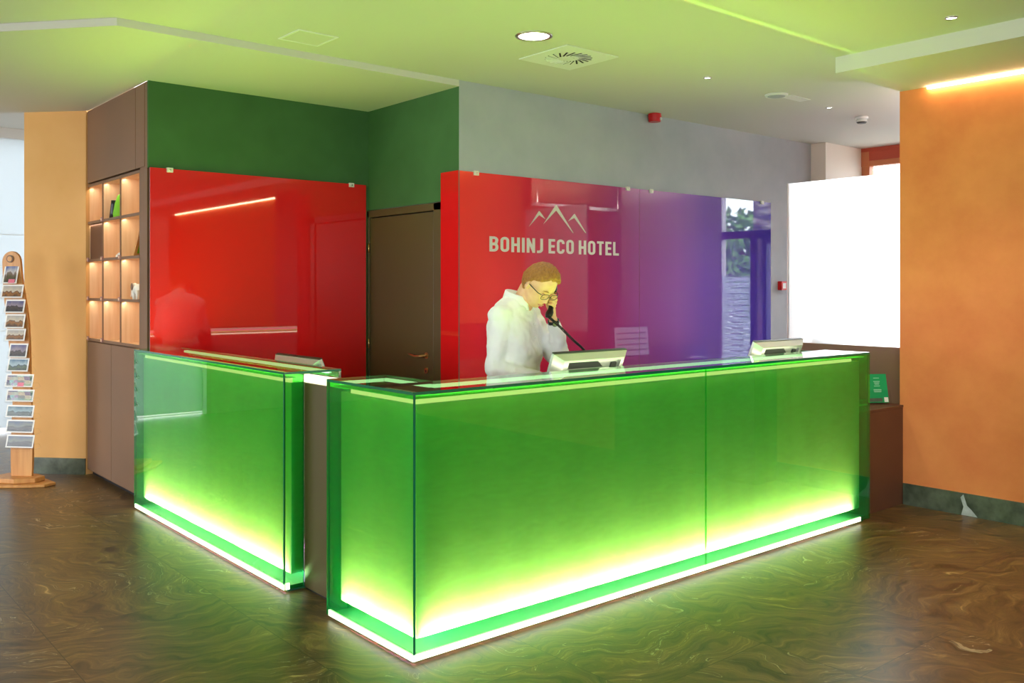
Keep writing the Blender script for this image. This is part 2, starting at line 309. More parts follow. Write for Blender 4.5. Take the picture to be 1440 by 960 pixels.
# ------------------------------------------------------------------ mesh helpers
class MB:
    def __init__(s): s.bm = bmesh.new(); s.mats = []
    def mi(s, m):
        if m not in s.mats: s.mats.append(m)
        return s.mats.index(m)
    def faces(s, vs, fs, m, smooth=False):
        i = s.mi(m); bv = [s.bm.verts.new(v) for v in vs]; out = []
        for f in fs:
            try: fc = s.bm.faces.new([bv[k] for k in f]); fc.material_index = i; fc.smooth = smooth; out.append(fc)
            except ValueError: pass
        return out
    def box(s, a, b, m, edge=None, axis=None):
        """a,b opposite corners. edge: another material for faces whose normal is not along axis"""
        x0, x1 = sorted((a[0], b[0])); y0, y1 = sorted((a[1], b[1])); z0, z1 = sorted((a[2], b[2]))
        v = [(x, y, z) for x in (x0, x1) for y in (y0, y1) for z in (z0, z1)]
        fs = [(0, 1, 3, 2), (4, 6, 7, 5), (0, 4, 5, 1), (2, 3, 7, 6), (0, 2, 6, 4), (1, 5, 7, 3)]
        out = s.faces(v, fs, m)
        if edge is not None:
            for k, f in enumerate(out):
                if k//2 != axis: f.material_index = s.mi(edge)
        return s
    def xbox(s, mtx, a, b, m):
        x0, x1 = sorted((a[0], b[0])); y0, y1 = sorted((a[1], b[1])); z0, z1 = sorted((a[2], b[2]))
        v = [mtx @ Vector((x, y, z)) for x in (x0, x1) for y in (y0, y1) for z in (z0, z1)]
        s.faces(v, [(0, 1, 3, 2), (4, 6, 7, 5), (0, 4, 5, 1), (2, 3, 7, 6), (0, 2, 6, 4), (1, 5, 7, 3)], m); return s
    def prism(s, pts, z0, z1, m, mtx=None):
        n = len(pts)
        v = [(p[0], p[1], z0) for p in pts] + [(p[0], p[1], z1) for p in pts]
        if mtx: v = [mtx @ Vector(q) for q in v]
        fs = [tuple(reversed(range(n))), tuple(range(n, 2*n))] + [(i, (i+1) % n, n+(i+1) % n, n+i) for i in range(n)]
        s.faces(v, fs, m); return s
    def cyl(s, p0, p1, r0, r1, m, n=20, caps=True, smooth=True):
        p0, p1 = Vector(p0), Vector(p1); d = (p1-p0).normalized()
        a = d.orthogonal().normalized(); b = d.cross(a)
        v = []
        for p, r in ((p0, r0), (p1, r1)):
            for k in range(n):
                t = 2*PI*k/n; v.append(p + r*(a*math.cos(t)+b*math.sin(t)))
        s.faces(v, [(k, (k+1) % n, n+(k+1) % n, n+k) for k in range(n)], m, smooth)
        if caps:
            s.faces(v[:n], [tuple(reversed(range(n)))], m); s.faces(v[n:], [tuple(range(n))], m)
        return s
    def tube(s, pts, r, m, n=10):
        rs = r if isinstance(r, (list, tuple)) else [r]*len(pts)
        pts = [Vector(p) for p in pts]; rings = []; a = None
        for i, p in enumerate(pts):
            d = (pts[min(i+1, len(pts)-1)] - pts[max(i-1, 0)]).normalized()
            if a is None: a = d.orthogonal().normalized()
            a = (a - d*a.dot(d)).normalized(); b = d.cross(a)
            rings.append([p + rs[i]*(a*math.cos(2*PI*k/n)+b*math.sin(2*PI*k/n)) for k in range(n)])
        s.loft(rings, m); return s
    def loft(s, rings, m, smooth=True):
        n = len(rings[0]); v = [q for r in rings for q in r]; fs = []
        for i in range(len(rings)-1):
            for k in range(n): fs.append((i*n+k, i*n+(k+1) % n, (i+1)*n+(k+1) % n, (i+1)*n+k))
        fs.append(tuple(reversed(range(n)))); fs.append(tuple(range((len(rings)-1)*n, len(rings)*n)))
        s.faces(v, fs, m, smooth); return s
    def ball(s, c, r, m, seg=20, rings=12, mtx=None, fn=None):
        rr = (r, r, r) if isinstance(r, (int, float)) else r
        v = []; 
        for i in range(rings+1):
            ph = PI*i/rings
            for k in range(seg):
                t = 2*PI*k/seg
                d = Vector((math.sin(ph)*math.cos(t), math.sin(ph)*math.sin(t), math.cos(ph)))
                q = Vector((d.x*rr[0], d.y*rr[1], d.z*rr[2]))
                if fn: q = fn(d, q)
                q = (mtx @ q) if mtx else q
                v.append(Vector(c)+q)
        fs = [(i*seg+k, (i+1)*seg+k, (i+1)*seg+(k+1) % seg, i*seg+(k+1) % seg) for i in range(rings) for k in range(seg)]
        s.faces(v, fs, m, True); return s
    def limb(s, p0, p1, r0, r1, m, n=16):
        p0, p1 = Vector(p0), Vector(p1); s.cyl(p0, p1, r0, r1, m, n); s.ball(p0, r0, m, n, 8); s.ball(p1, r1, m, n, 8); return s
    def build(s, name, parent=None, bevel=0, weld=True):
        if weld: bmesh.ops.remove_doubles(s.bm, verts=s.bm.verts, dist=1e-5)
        bmesh.ops.recalc_face_normals(s.bm, faces=s.bm.faces)
        me = bpy.data.meshes.new(name); s.bm.to_mesh(me); s.bm.free()
        for m in s.mats: me.materials.append(M[m] if isinstance(m, str) else m)
        o = bpy.data.objects.new(name, me); C.objects.link(o)
        if parent is not None:
            o.parent = parent; o.matrix_parent_inverse = Matrix.Translation(-Vector(parent.location)) if parent.type == 'EMPTY' and parent.rotation_euler[2] == 0 else Matrix()
        if bevel:
            md = o.modifiers.new('bevel', 'BEVEL'); md.width = bevel; md.segments = 2; md.limit_method = 'ANGLE'
        return o

def thing(name, label, cat, loc=(0, 0, 0), group=None):
    o = bpy.data.objects.new(name, None); C.objects.link(o); o.location = loc; o.empty_display_size = .1
    return tag(o, label, cat, group)
def tag(o, label, cat, group=None, kind=None):
    o['label'] = label; o['category'] = cat
    if group: o['group'] = group
    if kind: o['kind'] = kind
    return o
def struct(name, mb, bevel=0):
    o = mb.build(name, None, bevel); o['kind'] = 'structure'; return o
def vox(o, size, smooth=4, fac=.5):
    r = o.modifiers.new('remesh', 'REMESH'); r.mode = 'VOXEL'; r.voxel_size = size; r.use_smooth_shade = True
    s_ = o.modifiers.new('smooth', 'SMOOTH'); s_.iterations = smooth; s_.factor = fac
    return o

# ------------------------------------------------------------------ measures
HC = 1.133            # counter top height
ZL, ZU, ZH = 3.054, 3.10, 3.31
YN, YW = 3.53, 2.25   # niche wall, logo wall
XN = 1.92             # return wall
XO = 4.326            # orange wall

# ------------------------------------------------------------------ room shell
b = MB(); b.box((-7.2, -8.2, -.1), (8.2, 8.8, 0), 'floor'); struct('floor', b)
b = MB(); b.prism([(-7, -8), (7.5, -8), (7.5, 2.4), (XN, 2.4), (XN, YW), (-.5, YW), (-5.57, 8.2), (-7, 8.2)], ZU, 3.45, 'ceiling'); struct('ceiling', b)
b = MB(); b.prism([(XN, YW), (-.5, YW), (-5.57, 8.2), (-2.83, 8.2), (-.297, 5.432), (.1, 5.0), (.1, YN), (2.0, YN), (2.0, YW+.02), (XN+.01, YW+.02)], ZL, 3.45, 'ceiling'); struct('ceiling_lower', b)
b = MB(); b.prism([(-.297, 5.432), (.8, 4.9), (.8, 8.2), (-2.83, 8.2)], ZH, 3.45, 'ceiling'); struct('ceiling_far', b)
b = MB(); b.box((3.44, -8, 2.995), (XO+.15, .107, ZU+.02), 'ceiling'); struct('ceiling_soffit', b)

# niche wall with cabinet behind, return wall, logo wall
b = MB(); b.box((.7, YN, 0), (2.1, YN+.15, ZL+.1), 'green_wall'); b.box((.1, YN+.0, 2.43), (.7, YN+.02, ZL+.02), 'green_wall'); b.box((.12, YN+.002, 0), (.7, YN+.02, 2.43), 'green_wall'); struct('wall_niche', b)
b = MB()
b.box((XN, YW+.002, 2.222), (XN+.14, YN, ZU+.1), 'green_wall'); b.box((XN, YW+.002, 0), (XN+.14, 2.44, 2.222), 'green_wall'); struct('wall_return', b)
b = MB(); b.box((XN+.0005, YW, 0), (6.6, YW+.14, ZU+.1), 'grey_wall'); struct('wall_back', b)
b = MB(); b.box((6.6, 2.076, 0), (7.5, YW+.14, ZU+.1), 'peach'); struct('wall_pier', b)
# window wall at the back right
b = MB()
b.box((7.318, -1.3, 0), (7.45, .40, ZU+.1), 'white_wall'); b.box((7.318, .40, 3.06), (7.45, 2.08, ZU+.1), 'wred')
struct('wall_window_side', b)
b = MB(); b.box((4.476, -1.35, 0), (7.5, -1.2, ZU+.1), 'brown'); struct('wall_office_side', b)
# orange wall on the right and a pier further along, out of view
b = MB(); b.box((XO, -8, 0), (XO+.15, .115, ZU), 'orange'); struct('wall_right', b)
b = MB(); b.box((4.02, -2.67, 0), (XO, -1.15, 2.995), 'brown_dark'); struct('wall_right_pier', b)
b = MB(); b.box((XO-.014, -1.15, 0), (XO, .085, .152), 'skirting')
b.faces([(XO-.0145, -.33, .002), (XO-.0145, -.44, .002), (XO-.0145, -.40, .045), (XO-.0145, -.37, .07), (XO-.0145, -.345, .145), (XO-.0145, -.325, .12), (XO-.0145, -.345, .06)], [(0, 1, 2, 3, 4, 5, 6)], 'vein')
struct('baseboard_right', b)
# left diagonal pier and skirting
b = MB(); b.prism([(.082, 5.02), (-.297, 5.432), (-.15, 5.57), (.5, 5.57), (.72, 5.1)], 0, ZL+.02, 'tan'); struct('wall_left_pier', b)
dx, dy = -.7373*.012, -.6755*.012
b = MB(); b.prism([(.082+dx, 5.02+dy-.0), (-.297+dx*1, 5.432+dy), (-.297, 5.432), (.082, 5.02)], 0, .135, 'skirting'); struct('baseboard_left', b)
b = MB(); b.box((.7, 5.0, 0), (.85, 8.2, ZH+.1), 'white_wall'); struct('wall_corridor', b)
b = MB(); b.box((.7, 3.68, 0), (.74, 5.12, ZH), 'white_wall'); struct('wall_cabinet_back', b)
# far left wall with a tall window
b = MB(); b.box((-7, 8.0, 0), (-2.3, 8.15, ZH+.1), 'brown'); b.box((-2.3, 8.0, 3.2), (.75, 8.15, ZH+.1), 'white_wall'); struct('wall_far_left', b)
b = MB(); b.box((-2.3, 8.04, .04), (.7, 8.05, 3.2), 'privacy')
for x in (-2.28, -1.3, -.3, .68): b.box((x-.02, 8.0, 0), (x+.02, 8.06, 3.2), 'white_plastic')
for z in (.02, 1.1, 1.45, 1.8, 2.15): b.box((-2.3, 8.032, z-.004), (.7, 8.04, z+.004), 'white_plastic')
struct('window_2', b)
# walls behind the camera; their wide window openings are added for fill daylight
b = MB(); b.box((-7.15, -8.15, 0), (-7, 3.0, .6), 'white_wall'); b.box((-7.15, 3.0, 0), (-7, 8.15, .1), 'white_wall'); b.box((-7.15, -8.15, 2.7), (-7, 3.0, ZH+.1), 'white_wall'); b.box((-7.15, 3.0, 3.0), (-7, 8.15, ZH+.1), 'white_wall')
b.box((-7.15, -1.0, .6), (-7, 3.0, 2.7), 'white_wall'); b.box((-7.15, -8.15, .6), (-7, -5.0, 2.7), 'white_wall'); struct('wall_left', b)
b = MB(); b.box((-7, -8.15, 0), (7.5, -8, .6), 'white_wall'); b.box((-7, -8.15, 2.7), (7.5, -8, ZU+.1), 'white_wall')
b.box((-7, -8.15, .6), (-3.0, -8, 2.7), 'white_wall'); b.box((1.0, -8.15, .6), (7.5, -8, 2.7), 'white_wall'); struct('wall_front', b)
# window / glazed door at the back right
b = MB()
b.box((7.33, .40, 2.9), (7.42, 2.08, 2.96), 'wframe'); b.box((7.32, 1.985, 2.9), (7.42, 2.076, 3.1), 'wframe'); b.box((7.325, .40, 2.96), (7.41, 1.99, 3.06), 'wred')
b.box((7.33, 1.985, 0), (7.42, 2.076, 2.9), 'wframe')
b.box((7.33, .40, 0), (7.42, .50, 2.9), 'white_wall')
b.box((7.33, .5, 2.18), (7.40, 1.99, 2.27), 'dframe')
for y0, y1 in ((.93, 1.0), (1.1, 1.16), (1.92, 1.985)): b.box((7.33, y0, 0), (7.40, y1, 2.2), 'dframe')
b.box((7.33, 1.16, 2.10), (7.40, 1.92, 2.19), 'dframe'); b.box((7.33, 1.16, 0), (7.40, 1.92, .12), 'dframe')
b.box((7.36, 1.0, 0), (7.38, 1.1, 2.2), 'white_wall')
b.box((7.36, .5, 2.27), (7.366, 1.985, 2.9), 'clear'); b.box((7.36, .5, .02), (7.366, .93, 2.18), 'clear'); b.box((7.36, 1.16, .12), (7.366, 1.92, 2.1), 'clear')
b.box((7.352, .5, .02), (7.354, .93, 1.72), 'frosted')
struct('window_1', b)

# outside
b = MB(); b.box((-30, -30, -.16), (40, 40, -.12), 'ground'); struct('ground', b)
b = MB(); b.box((8.6, -1.0, -.12), (9.0, -.70, 3.6), 'stone'); tag(b.build('stone_pillar'), 'stacked stone pillar outside the glazed door', 'pillar')
b = MB(); b.box((8.6, .08, -.12), (9.0, .6, 3.6), 'stone'); tag(b.build('stone_pillar'), 'stacked stone pillar by the hinge side of the glazed door', 'pillar')
def tree(x, y, h, label):
    t = thing('tree', label, 'tree', (x, y, -.12), 'trees outside the glazed door')
    m = MB(); m.tube([(x, y, -.12), (x+.1, y, h*.4), (x, y+.1, h*.75)], [.16, .12, .05], 'bark'); m.build('trunk', t)
    m = MB(); rnd = random.Random(int(x*10))
    for k in range(1500):
        a = rnd.uniform(0, 2*PI); ph = math.acos(rnd.uniform(-1, 1)); rr = (rnd.random()**.4)*h*.36
        c = Vector((x+rr*math.sin(ph)*math.cos(a), y+rr*math.sin(ph)*math.sin(a), h*.62+rr*math.cos(ph)*1.1))
        u = Vector((rnd.gauss(0, 1), rnd.gauss(0, 1), rnd.gauss(0, 1))).normalized(); v = u.orthogonal().normalized(); q = .13
        m.faces([c-u*q, c+v*q*.5, c+u*q, c-v*q*.5], [(0, 1, 2, 3)], 'leaf')
    o = m.build('foliage', t, weld=False); o['kind'] = 'stuff'
tree(16, -5.6, 3.4, 'leafy green tree outside the glazed door, nearer of two'); tree(19, -9.5, 3.8, 'leafy green tree outside the glazed door, farther of two')

# ------------------------------------------------------------------ reception counters
def counter_glass_panel(a, b_, axis, parent, name='glass_panel', mat='counter_glass', edge='glass_edge'):
    m = MB(); m.box(a, b_, mat, edge, axis); return m.build(name, parent)
G = .012; INS = .05; Z0 = .045; ZG = HC-.012
def area(name, loc, rot, sx, sy, power, col, spread=180):
    l = bpy.data.lights.new(name, 'AREA'); l.shape = 'RECTANGLE'; l.size = sx; l.size_y = sy; l.energy = power; l.color = col; l.spread = math.radians(spread)
    o = bpy.data.objects.new(name, l); C.objects.link(o); o.location = loc; o.rotation_euler = rot; return o
LW = (1, .38, .95)      # lamp colours inside the counter
LG = (.10, 1, .22)

t = thing('reception_counter', 'long green glass reception counter with glowing base, running to the right', 'counter', (1.85, .17, 0))
LX, SY, W = 3.69, .733, .33
counter_glass_panel((G, 0, Z0-.03), (1.9365, G, ZG), 1, t, edge='counter_glass'); counter_glass_panel((1.938, 0, Z0-.03), (LX, G, ZG), 1, t, edge='counter_glass')
counter_glass_panel((0, 0, Z0-.03), (G, SY, ZG), 0, t); counter_glass_panel((LX-G, G, Z0-.03), (LX, .55, ZG), 0, t)
counter_glass_panel((G, SY-G, Z0-.03), (W, SY, ZG), 1, t)
m = MB(); m.box((0, 0, ZG), (LX, W, HC), 'glass_top', 'glass_edge', 2); m.build('glass_top', t)
m = MB(); m.box((0, W, ZG), (W, SY, HC), 'glass_top', 'glass_edge', 2); m.build('glass_top', t)
m = MB()
m.box((INS, INS, .085), (LX-INS, W-.02, 1.075), 'carcass'); m.build('lining_panel', t)
m = MB(); m.box((INS, W-.02, .085), (W-.02, SY-INS, 1.075), 'carcass'); m.build('lining_panel', t)
m = MB(); m.box((.03, .03, 0), (LX-.03, W-.02, .03), 'lining_base'); m.box((.03, W-.02, 0), (W-.02, SY-.03, .03), 'lining_base'); m.build('base_tray', t)
m = MB(); m.box((.001, -.001, .015), (LX-.12, .010, .042), 'led'); m.box((-.001, .001, .015), (.010, SY-.02, .042), 'led'); m.build('base_led_strip', t)
m = MB(); m.box((INS-.006, INS-.006, 1.076), (LX-.16, INS+.012, 1.100), 'led_front'); m.box((INS-.006, INS+.013, 1.076), (INS+.012, SY-INS-.1, 1.100), 'led_front')
m.box((.32, W-.03, 1.104), (LX-.1, W-.004, 1.119), 'edge_glow'); m.box((W-.022, W, 1.104), (W-.004, SY-.02, 1.119), 'edge_glow'); m.box((.06, SY-.03, 1.104), (W-.03, SY-.015, 1.119), 'edge_glow'); m.build('top_led_and_edge_glow', t)
m = MB(); m.box((G+.001, G+.001, 1.101), (LX-INS, INS+.02, 1.105), 'lining_cap'); m.box((G+.001, INS+.02, 1.101), (INS+.02, SY-INS, 1.105), 'lining_cap'); m.build('gap_cap', t)  # cap added to stop the gap lamps streaking the ceiling
# staff desk
m = MB(); m.box((W+.0, W-.01, .72), (LX-.05, .70, .75), 'brown'); m.box((W, W-.01, 0), (W+.02, .66, .72), 'brown'); m.box((LX-.10, W-.01, 0), (LX-.05, .66, .72), 'brown'); m.box((1.9, W, 0), (1.92, .66, .72), 'brown')
m.box((W, W-.018, .1), (LX-.05, W-.0, 1.07), 'silver'); m.build('staff_desk', t)
m = MB(); m.box((.5, W, 1.052), (3.59, W+.012, 1.064), 'led_staff'); m.build('staff_led_strip', t)

t = thing('reception_counter', 'shorter green glass reception counter beside the brown storage cabinet', 'counter', (.17, 2.35, 0))
Y0, Y1 = 1.178, 3.55
YE = 3.525
counter_glass_panel((0, Y0+G, Z0-.03), (G, YE, ZG), 0, t); counter_glass_panel((0, Y0, Z0-.03), (.11, Y0+G, ZG), 1, t)
counter_glass_panel((G, YE-G, Z0-.03), (.095, YE, ZG), 1, t)
m = MB(); m.box((0, Y0, ZG), (W, YE, HC), 'glass_top', 'glass_edge', 2); m.build('glass_top', t)
m = MB(); m.box((.315, Y0, 1.088), (W, YE-.2, ZG), 'counter_glass', 'chrome', 0); m.box((.11, Y0, 1.085), (W, Y0+.012, 1.091), 'silver'); m.build('end_rail', t)
m = MB(); m.box((INS, Y0+.02, .085), (W-.02, YE-INS, 1.075), 'carcass'); m.build('lining_panel', t)
m = MB(); m.box((.03, Y0+.015, 0), (W-.02, YE-.03, .03), 'lining_base'); m.build('base_tray', t)
m = MB(); m.box((-.001, Y0+.001, .015), (.010, YE-.02, .042), 'led'); m.box((.010, Y0-.001, .015), (.03, Y0+.010, .048), 'led'); m.build('base_led_strip', t)
m = MB(); m.box((G+.001, Y0+G+.001, 1.101), (INS+.02, YE-INS, 1.105), 'lining_cap'); m.build('gap_cap', t)
m = MB(); m.box((INS-.006, Y0+.03, 1.076), (INS+.012, YE-.1, 1.100), 'led_front'); m.box((W-.03, Y0+.1, 1.104), (W-.004, YE-.15, 1.119), 'edge_glow'); m.build('top_led_and_edge_glow', t)
m = MB(); m.box((W-.01, Y0+.02, .72), (.92, YE, .75), 'brown'); m.box((W-.02, Y0+.02, 0), (.88, Y0+.04, .72), 'brown'); m.box((W-.018, Y0+.02, .1), (W, YE, 1.07), 'silver'); m.build('staff_desk', t)

# swing gate between the counters
t = thing('swing_gate', 'narrow dark brown panel gate between the two glass counters', 'gate', (.12, .96, 0))
m = MB(); m.box((.113, SY+.006, .012), (.135, Y0-.004, 1.074), 'door'); m.build('gate_panel', t, .002)
m = MB(); m.box((.1115, SY+.004, 1.0765), (.137, Y0-.002, 1.118), 'led_top'); o = m.build('lit_rail', t)
m = MB(); m.box((.122, SY+.006, 0), (.13, Y0-.004, .012), 'black_gap'); m.build('bottom_seal', t)

# lamps inside the counters
def strip(x0, x1, y, z, ax, power, col, spread, tilt, w=.02):
    """lamp lying along x (ax 0) or y (ax 1), aimed upward with a tilt towards the lining"""
    cx = (x0+x1)/2; L_ = x1-x0
    if ax == 0: return area('counter_lamp', (cx, y, z), (PI+tilt, 0, 0), L_, w, power, col, spread)
    return area('counter_lamp', (y, cx, z), (PI, -tilt, 0), w, L_, power, col, spread)
PB = 1.0
for ax, a0, a1 in ((0, .08, LX-.16), (1, .06, SY-.07), (1, Y0+.06, YE-.10)):
    Ln = a1-a0
    strip(a0, a1, .031, .035, ax, 108*Ln*PB, LW, 106, math.radians(-44))
    strip(a0, a1, .031, .036, ax, 25*Ln*PB, (1, .28, .0), 60, math.radians(-9))
    # downward lamp at the top of the gap
    if ax == 0: area('counter_lamp', ((a0+a1)/2, .031, 1.095), (0, 0, 0), Ln, .02, 0.10*Ln, LG, 60)
    else: area('counter_lamp', (.031, (a0+a1)/2, 1.095), (0, 0, 0), .02, Ln, 0.10*Ln, LG, 60)
# upward lamps under the glass tops
area('counter_lamp', (1.9, .19, 1.082), (PI, 0, 0), 3.2, .12, 20, (.86, 1, .22), 150)
area('counter_lamp', (.19, 2.35, 1.082), (PI, 0, 0), .10, 2.0, 16, (.86, 1, .22), 150)
area('counter_lamp', (1.85, .2, 1.119), (0, 0, 0), 3.3, .2, 11, (.35, 1, .30), 180)
area('counter_lamp', (.19, 2.35, 1.119), (0, 0, 0), .2, 2.2, 7.5, (.35, 1, .30), 180)

# ------------------------------------------------------------------ back wall glass panels
def clip(parent, p, ax):
    m = MB(); x, y, z = p
    if ax == 1: m.box((x-.022, y-.014, z-.022), (x+.022, y+.012, z+.012), 'white_letter'); m.cyl((x, y-.014, z-.006), (x, y-.018, z-.006), .006, .006, 'chrome', 10)
    m.build('clip', parent, .002)
t = thing('glass_wall_panel', 'large plain red glass panel on the green wall of the niche', 'wall panel', (1.0, YN-.02, 1.13), 'back painted glass panels')
m = MB(); m.box((.105, YN-.022, .76), (1.885, YN-.012, 2.43), 'red', 'panel_edge', 1); m.build('glass_sheet', t)
for x in (.244, 1.743): clip(t, (x, YN-.022, 2.425), 1)
t = thing('glass_wall_panel', 'narrow red glass strip on the wall return beside the door', 'wall panel', (XN-.02, 2.35, 1.13), 'back painted glass panels')
m = MB(); m.box((XN-.020, YW-.018, 0.0), (XN-.010, 2.455, 2.432), 'red', 'panel_edge', 0); m.build('glass_sheet', t)
XS = 3.869
tl = thing('glass_wall_panel', 'red to purple glass panel carrying the hotel name and mountain logo', 'wall panel', (2.9, YW-.02, 1.0), 'back painted glass panels')
m = MB(); m.box((XN-.009, YW-.018, .76), (XS-.0015, YW-.008, 2.43), 'print', 'panel_edge', 1); m.build('glass_sheet', tl)
for x in (2.061, 3.715): clip(tl, (x, YW-.018, 2.427), 1)
t = thing('glass_wall_panel', 'violet glass panel reflecting a glazed door, near the white panel', 'wall panel', (4.85, YW-.02, 1.0), 'back painted glass panels')
m = MB(); m.box((XS+.0015, YW-.018, .76), (5.84, YW-.008, 2.43), 'print', 'panel_edge', 1); m.build('glass_sheet', t)
for x in (4.018, 5.682): clip(t, (x, YW-.018, 2.427), 1)

# camera numbers, used to turn measured picture points into places on the wall
F_ = 1286.4; TH = math.radians(49.9065); CAM = Vector((-2.128, -3.164, 1.565))
def onwall(px, py, y=YW-.0185):
    r = Vector((math.sin(TH), -math.cos(TH), 0)); f = Vector((math.cos(TH), math.sin(TH), 0))
    v = r*((px-720)/F_) + f - Vector((0, 0, (py-405)/F_)); return CAM + v*((y-CAM.y)/v.y)
def crop(cx_, cy_):  # points read off an enlarged detail of the sign
    return onwall(670+cx_/6.545, 280+cy_/6.545)
# mountain mark: three chevrons
m = MB()
def poly(pts):
    w = [crop(*p) for p in pts]; yy = YW-.0185
    v = [(p.x, yy, p.z) for p in w] + [(p.x, yy-.0015, p.z) for p in w]; n = len(w)
    m.faces(v, [tuple(range(n, 2*n)), tuple(reversed(range(n)))] + [(i, (i+1) % n, n+(i+1) % n, n+i) for i in range(n)], 'white_letter')
poly([(483, 252), (573, 110), (580, 110), (634, 182), (628, 180), (576, 146)])
poly([(615, 230), (729, 54), (738, 54), (893, 312), (886, 309), (733, 104)])
poly([(843, 203), (898, 136), (905, 136), (1009, 312), (1000, 308), (900, 172)])
m.build('mountain_mark', tl)
# lettering
def stroke(mb, pts, w, closed, T):
    """flat stroke along a polyline; T maps letter space to the wall"""
    n = len(pts); P_ = [Vector((p[0], p[1])) for p in pts]; L_, R_ = [], []
    for i in range(n):
        if closed: a, c = P_[i-1], P_[(i+1) % n]
        else: a, c = P_[max(i-1, 0)], P_[min(i+1, n-1)]
        d0 = (P_[i]-a).normalized() if (P_[i]-a).length > 1e-9 else None; d1 = (c-P_[i]).normalized() if (c-P_[i]).length > 1e-9 else None
        if d0 is None: d0 = d1
        if d1 is None: d1 = d0
        n0 = Vector((-d0.y, d0.x)); n1 = Vector((-d1.y, d1.x)); mt = (n0+n1).normalized(); k = w/2/max(.35, mt.dot(n0))
        L_.append(P_[i]+mt*k); R_.append(P_[i]-mt*k)
    q = n if closed else n-1
    stroke.k += 1; dd = .0012+.0003*(stroke.k % 4)
    for i in range(q):
        j = (i+1) % n; quad = [L_[i], R_[i], R_[j], L_[j]]
        v = [T(p, 0) for p in quad]+[T(p, dd) for p in quad]
        fs = [(4, 7, 6, 5), (0, 4, 7, 3), (1, 2, 6, 5)]
        if not closed and i == 0: fs.append((0, 1, 5, 4))
        if not closed and i == q-1: fs.append((2, 3, 7, 6))
        mb.faces(v, fs, 'white_letter')
stroke.k = 0
def arcp(cx_, cy_, r, a0, a1, n=6):
    return [(cx_+r*math.cos(math.radians(a0+(a1-a0)*k/n)), cy_+r*math.sin(math.radians(a0+(a1-a0)*k/n))) for k in range(n+1)]
s_ = .17; W_ = .52; h = s_/2; rr = .165
def letter(ch):
    """strokes in a box W_ wide and 1 high"""
    O = arcp(W_-h-rr, 1-h-rr, rr, 0, 90)+arcp(h+rr, 1-h-rr, rr, 90, 180)+arcp(h+rr, h+rr, rr, 180, 270)+arcp(W_-h-rr, h+rr, rr, 270, 360)
    if ch == 'O': return [(O, True)], W_
    if ch == 'C': return [([(W_-h, 1-h-rr-.06)]+O[0:14]+O[14:]+[(W_-h, h+rr+.06)], False)], W_
    if ch == 'H': return [([(h, 0), (h, 1)], False), ([(W_-h, 0), (W_-h, 1)], False), ([(h, .5), (W_-h, .5)], False)], W_
    if ch == 'I': return [([(h, 0), (h, 1)], False)], s_
    if ch == 'N': return [([(h, 0), (h, 1)], False), ([(W_-h, 0), (W_-h, 1)], False), ([(h, .94), (W_-h, .06)], False)], W_
    if ch == 'J': return [([(.38-h, 1)]+[(.38-h, h+.17)]+arcp(.38-h-.17, h+.17, .17, 0, -90)[1:]+[(0.0, h)], False)], .38
    if ch == 'E': return [([(h, 0), (h, 1)], False), ([(h, 1-h), (.44, 1-h)], False), ([(h, .5), (.41, .5)], False), ([(h, h), (.44, h)], False)], .44
    if ch == 'L': return [([(h, 0), (h, 1)], False), ([(h, h), (.43, h)], False)], .43
    if ch == 'T': return [([(.24, 0), (.24, 1)], False), ([(0, 1-h), (.48, 1-h)], False)], .48
    if ch == 'B': return [([(h, 0), (h, 1)], False), ([(h, 1-h)]+arcp(W_-h-.17, 1-h-.17, .17, 90, 0)+arcp(W_-h-.17-.01, .5+.14, .15, 0, -90)+[(h, .5)], False),
                          ([(h, .5)]+arcp(W_-h-.18, .5-.17, .18, 90, 0)+arcp(W_-h-.18, h+.18, .18, 0, -90)+[(h, h)], False)], W_
m = MB()
zt, zb = crop(119, 340).z, crop(119, 480).z
for word, c0, c1 in (('BOHINJ', 119, 612), ('ECO', 663, 895), ('HOTEL', 941, 1310)):
    xa, xb = crop(c0, 420).x, crop(c1, 460).x; H_ = zt-zb
    ls = [letter(ch) for ch in word]; wsum = sum(l[1] for l in ls); gaps = len(ls)-1; gap = .13
    k = (xb-xa)/(wsum+gap*gaps); x = xa
    for strokes, wd in ls:
        for pts, cl in strokes:
            stroke(m, pts, s_, cl, lambda p, d, x=x: (x+p.x*k, YW-.0185-d, zb+p.y*H_))
        x += (wd+gap)*k
m.build('lettering', tl, weld=False)

# ------------------------------------------------------------------ door in the niche (structure)
b = MB()
b.box((XN-.012, 2.462, 0), (XN+.04, 2.56, 2.215), 'door'); b.box((XN-.012, 3.5, 0), (XN+.04, 3.528, 2.215), 'door'); b.box((XN-.012, 2.462, 2.158), (XN+.04, 3.528, 2.215), 'door')
b.box((XN+.02, 2.56, 0), (XN+.05, 3.5, 2.158), 'black_gap')
o1 = struct('door_1_frame', b, .003)
b = MB(); b.box((XN-.004, 2.572, .008), (XN+.035, 3.494, 2.150), 'door'); door = struct('door_1', b, .003)
m = MB(); m.cyl((XN-.012, 2.659, 1.045), (XN-.004, 2.659, 1.045), .024, .024, 'brass', 20); m.cyl((XN-.045, 2.659, 1.045), (XN-.012, 2.659, 1.045), .009, .009, 'brass', 14)
m.tube([(XN-.045, 2.655, 1.045), (XN-.05, 2.70, 1.040), (XN-.05, 2.76, 1.036), (XN-.048, 2.81, 1.043), (XN-.044, 2.86, 1.050)], [.010, .009, .008, .008, .006], 'brass'); o = m.build('door_handle', door)
m = MB(); m.cyl((XN-.013, 2.659, .93), (XN-.004, 2.659, .93), .022, .022, 'brass', 20); m.box((XN-.016, 2.655, .915), (XN-.012, 2.663, .935), 'black_plastic'); m.build('keyhole_plate', door)
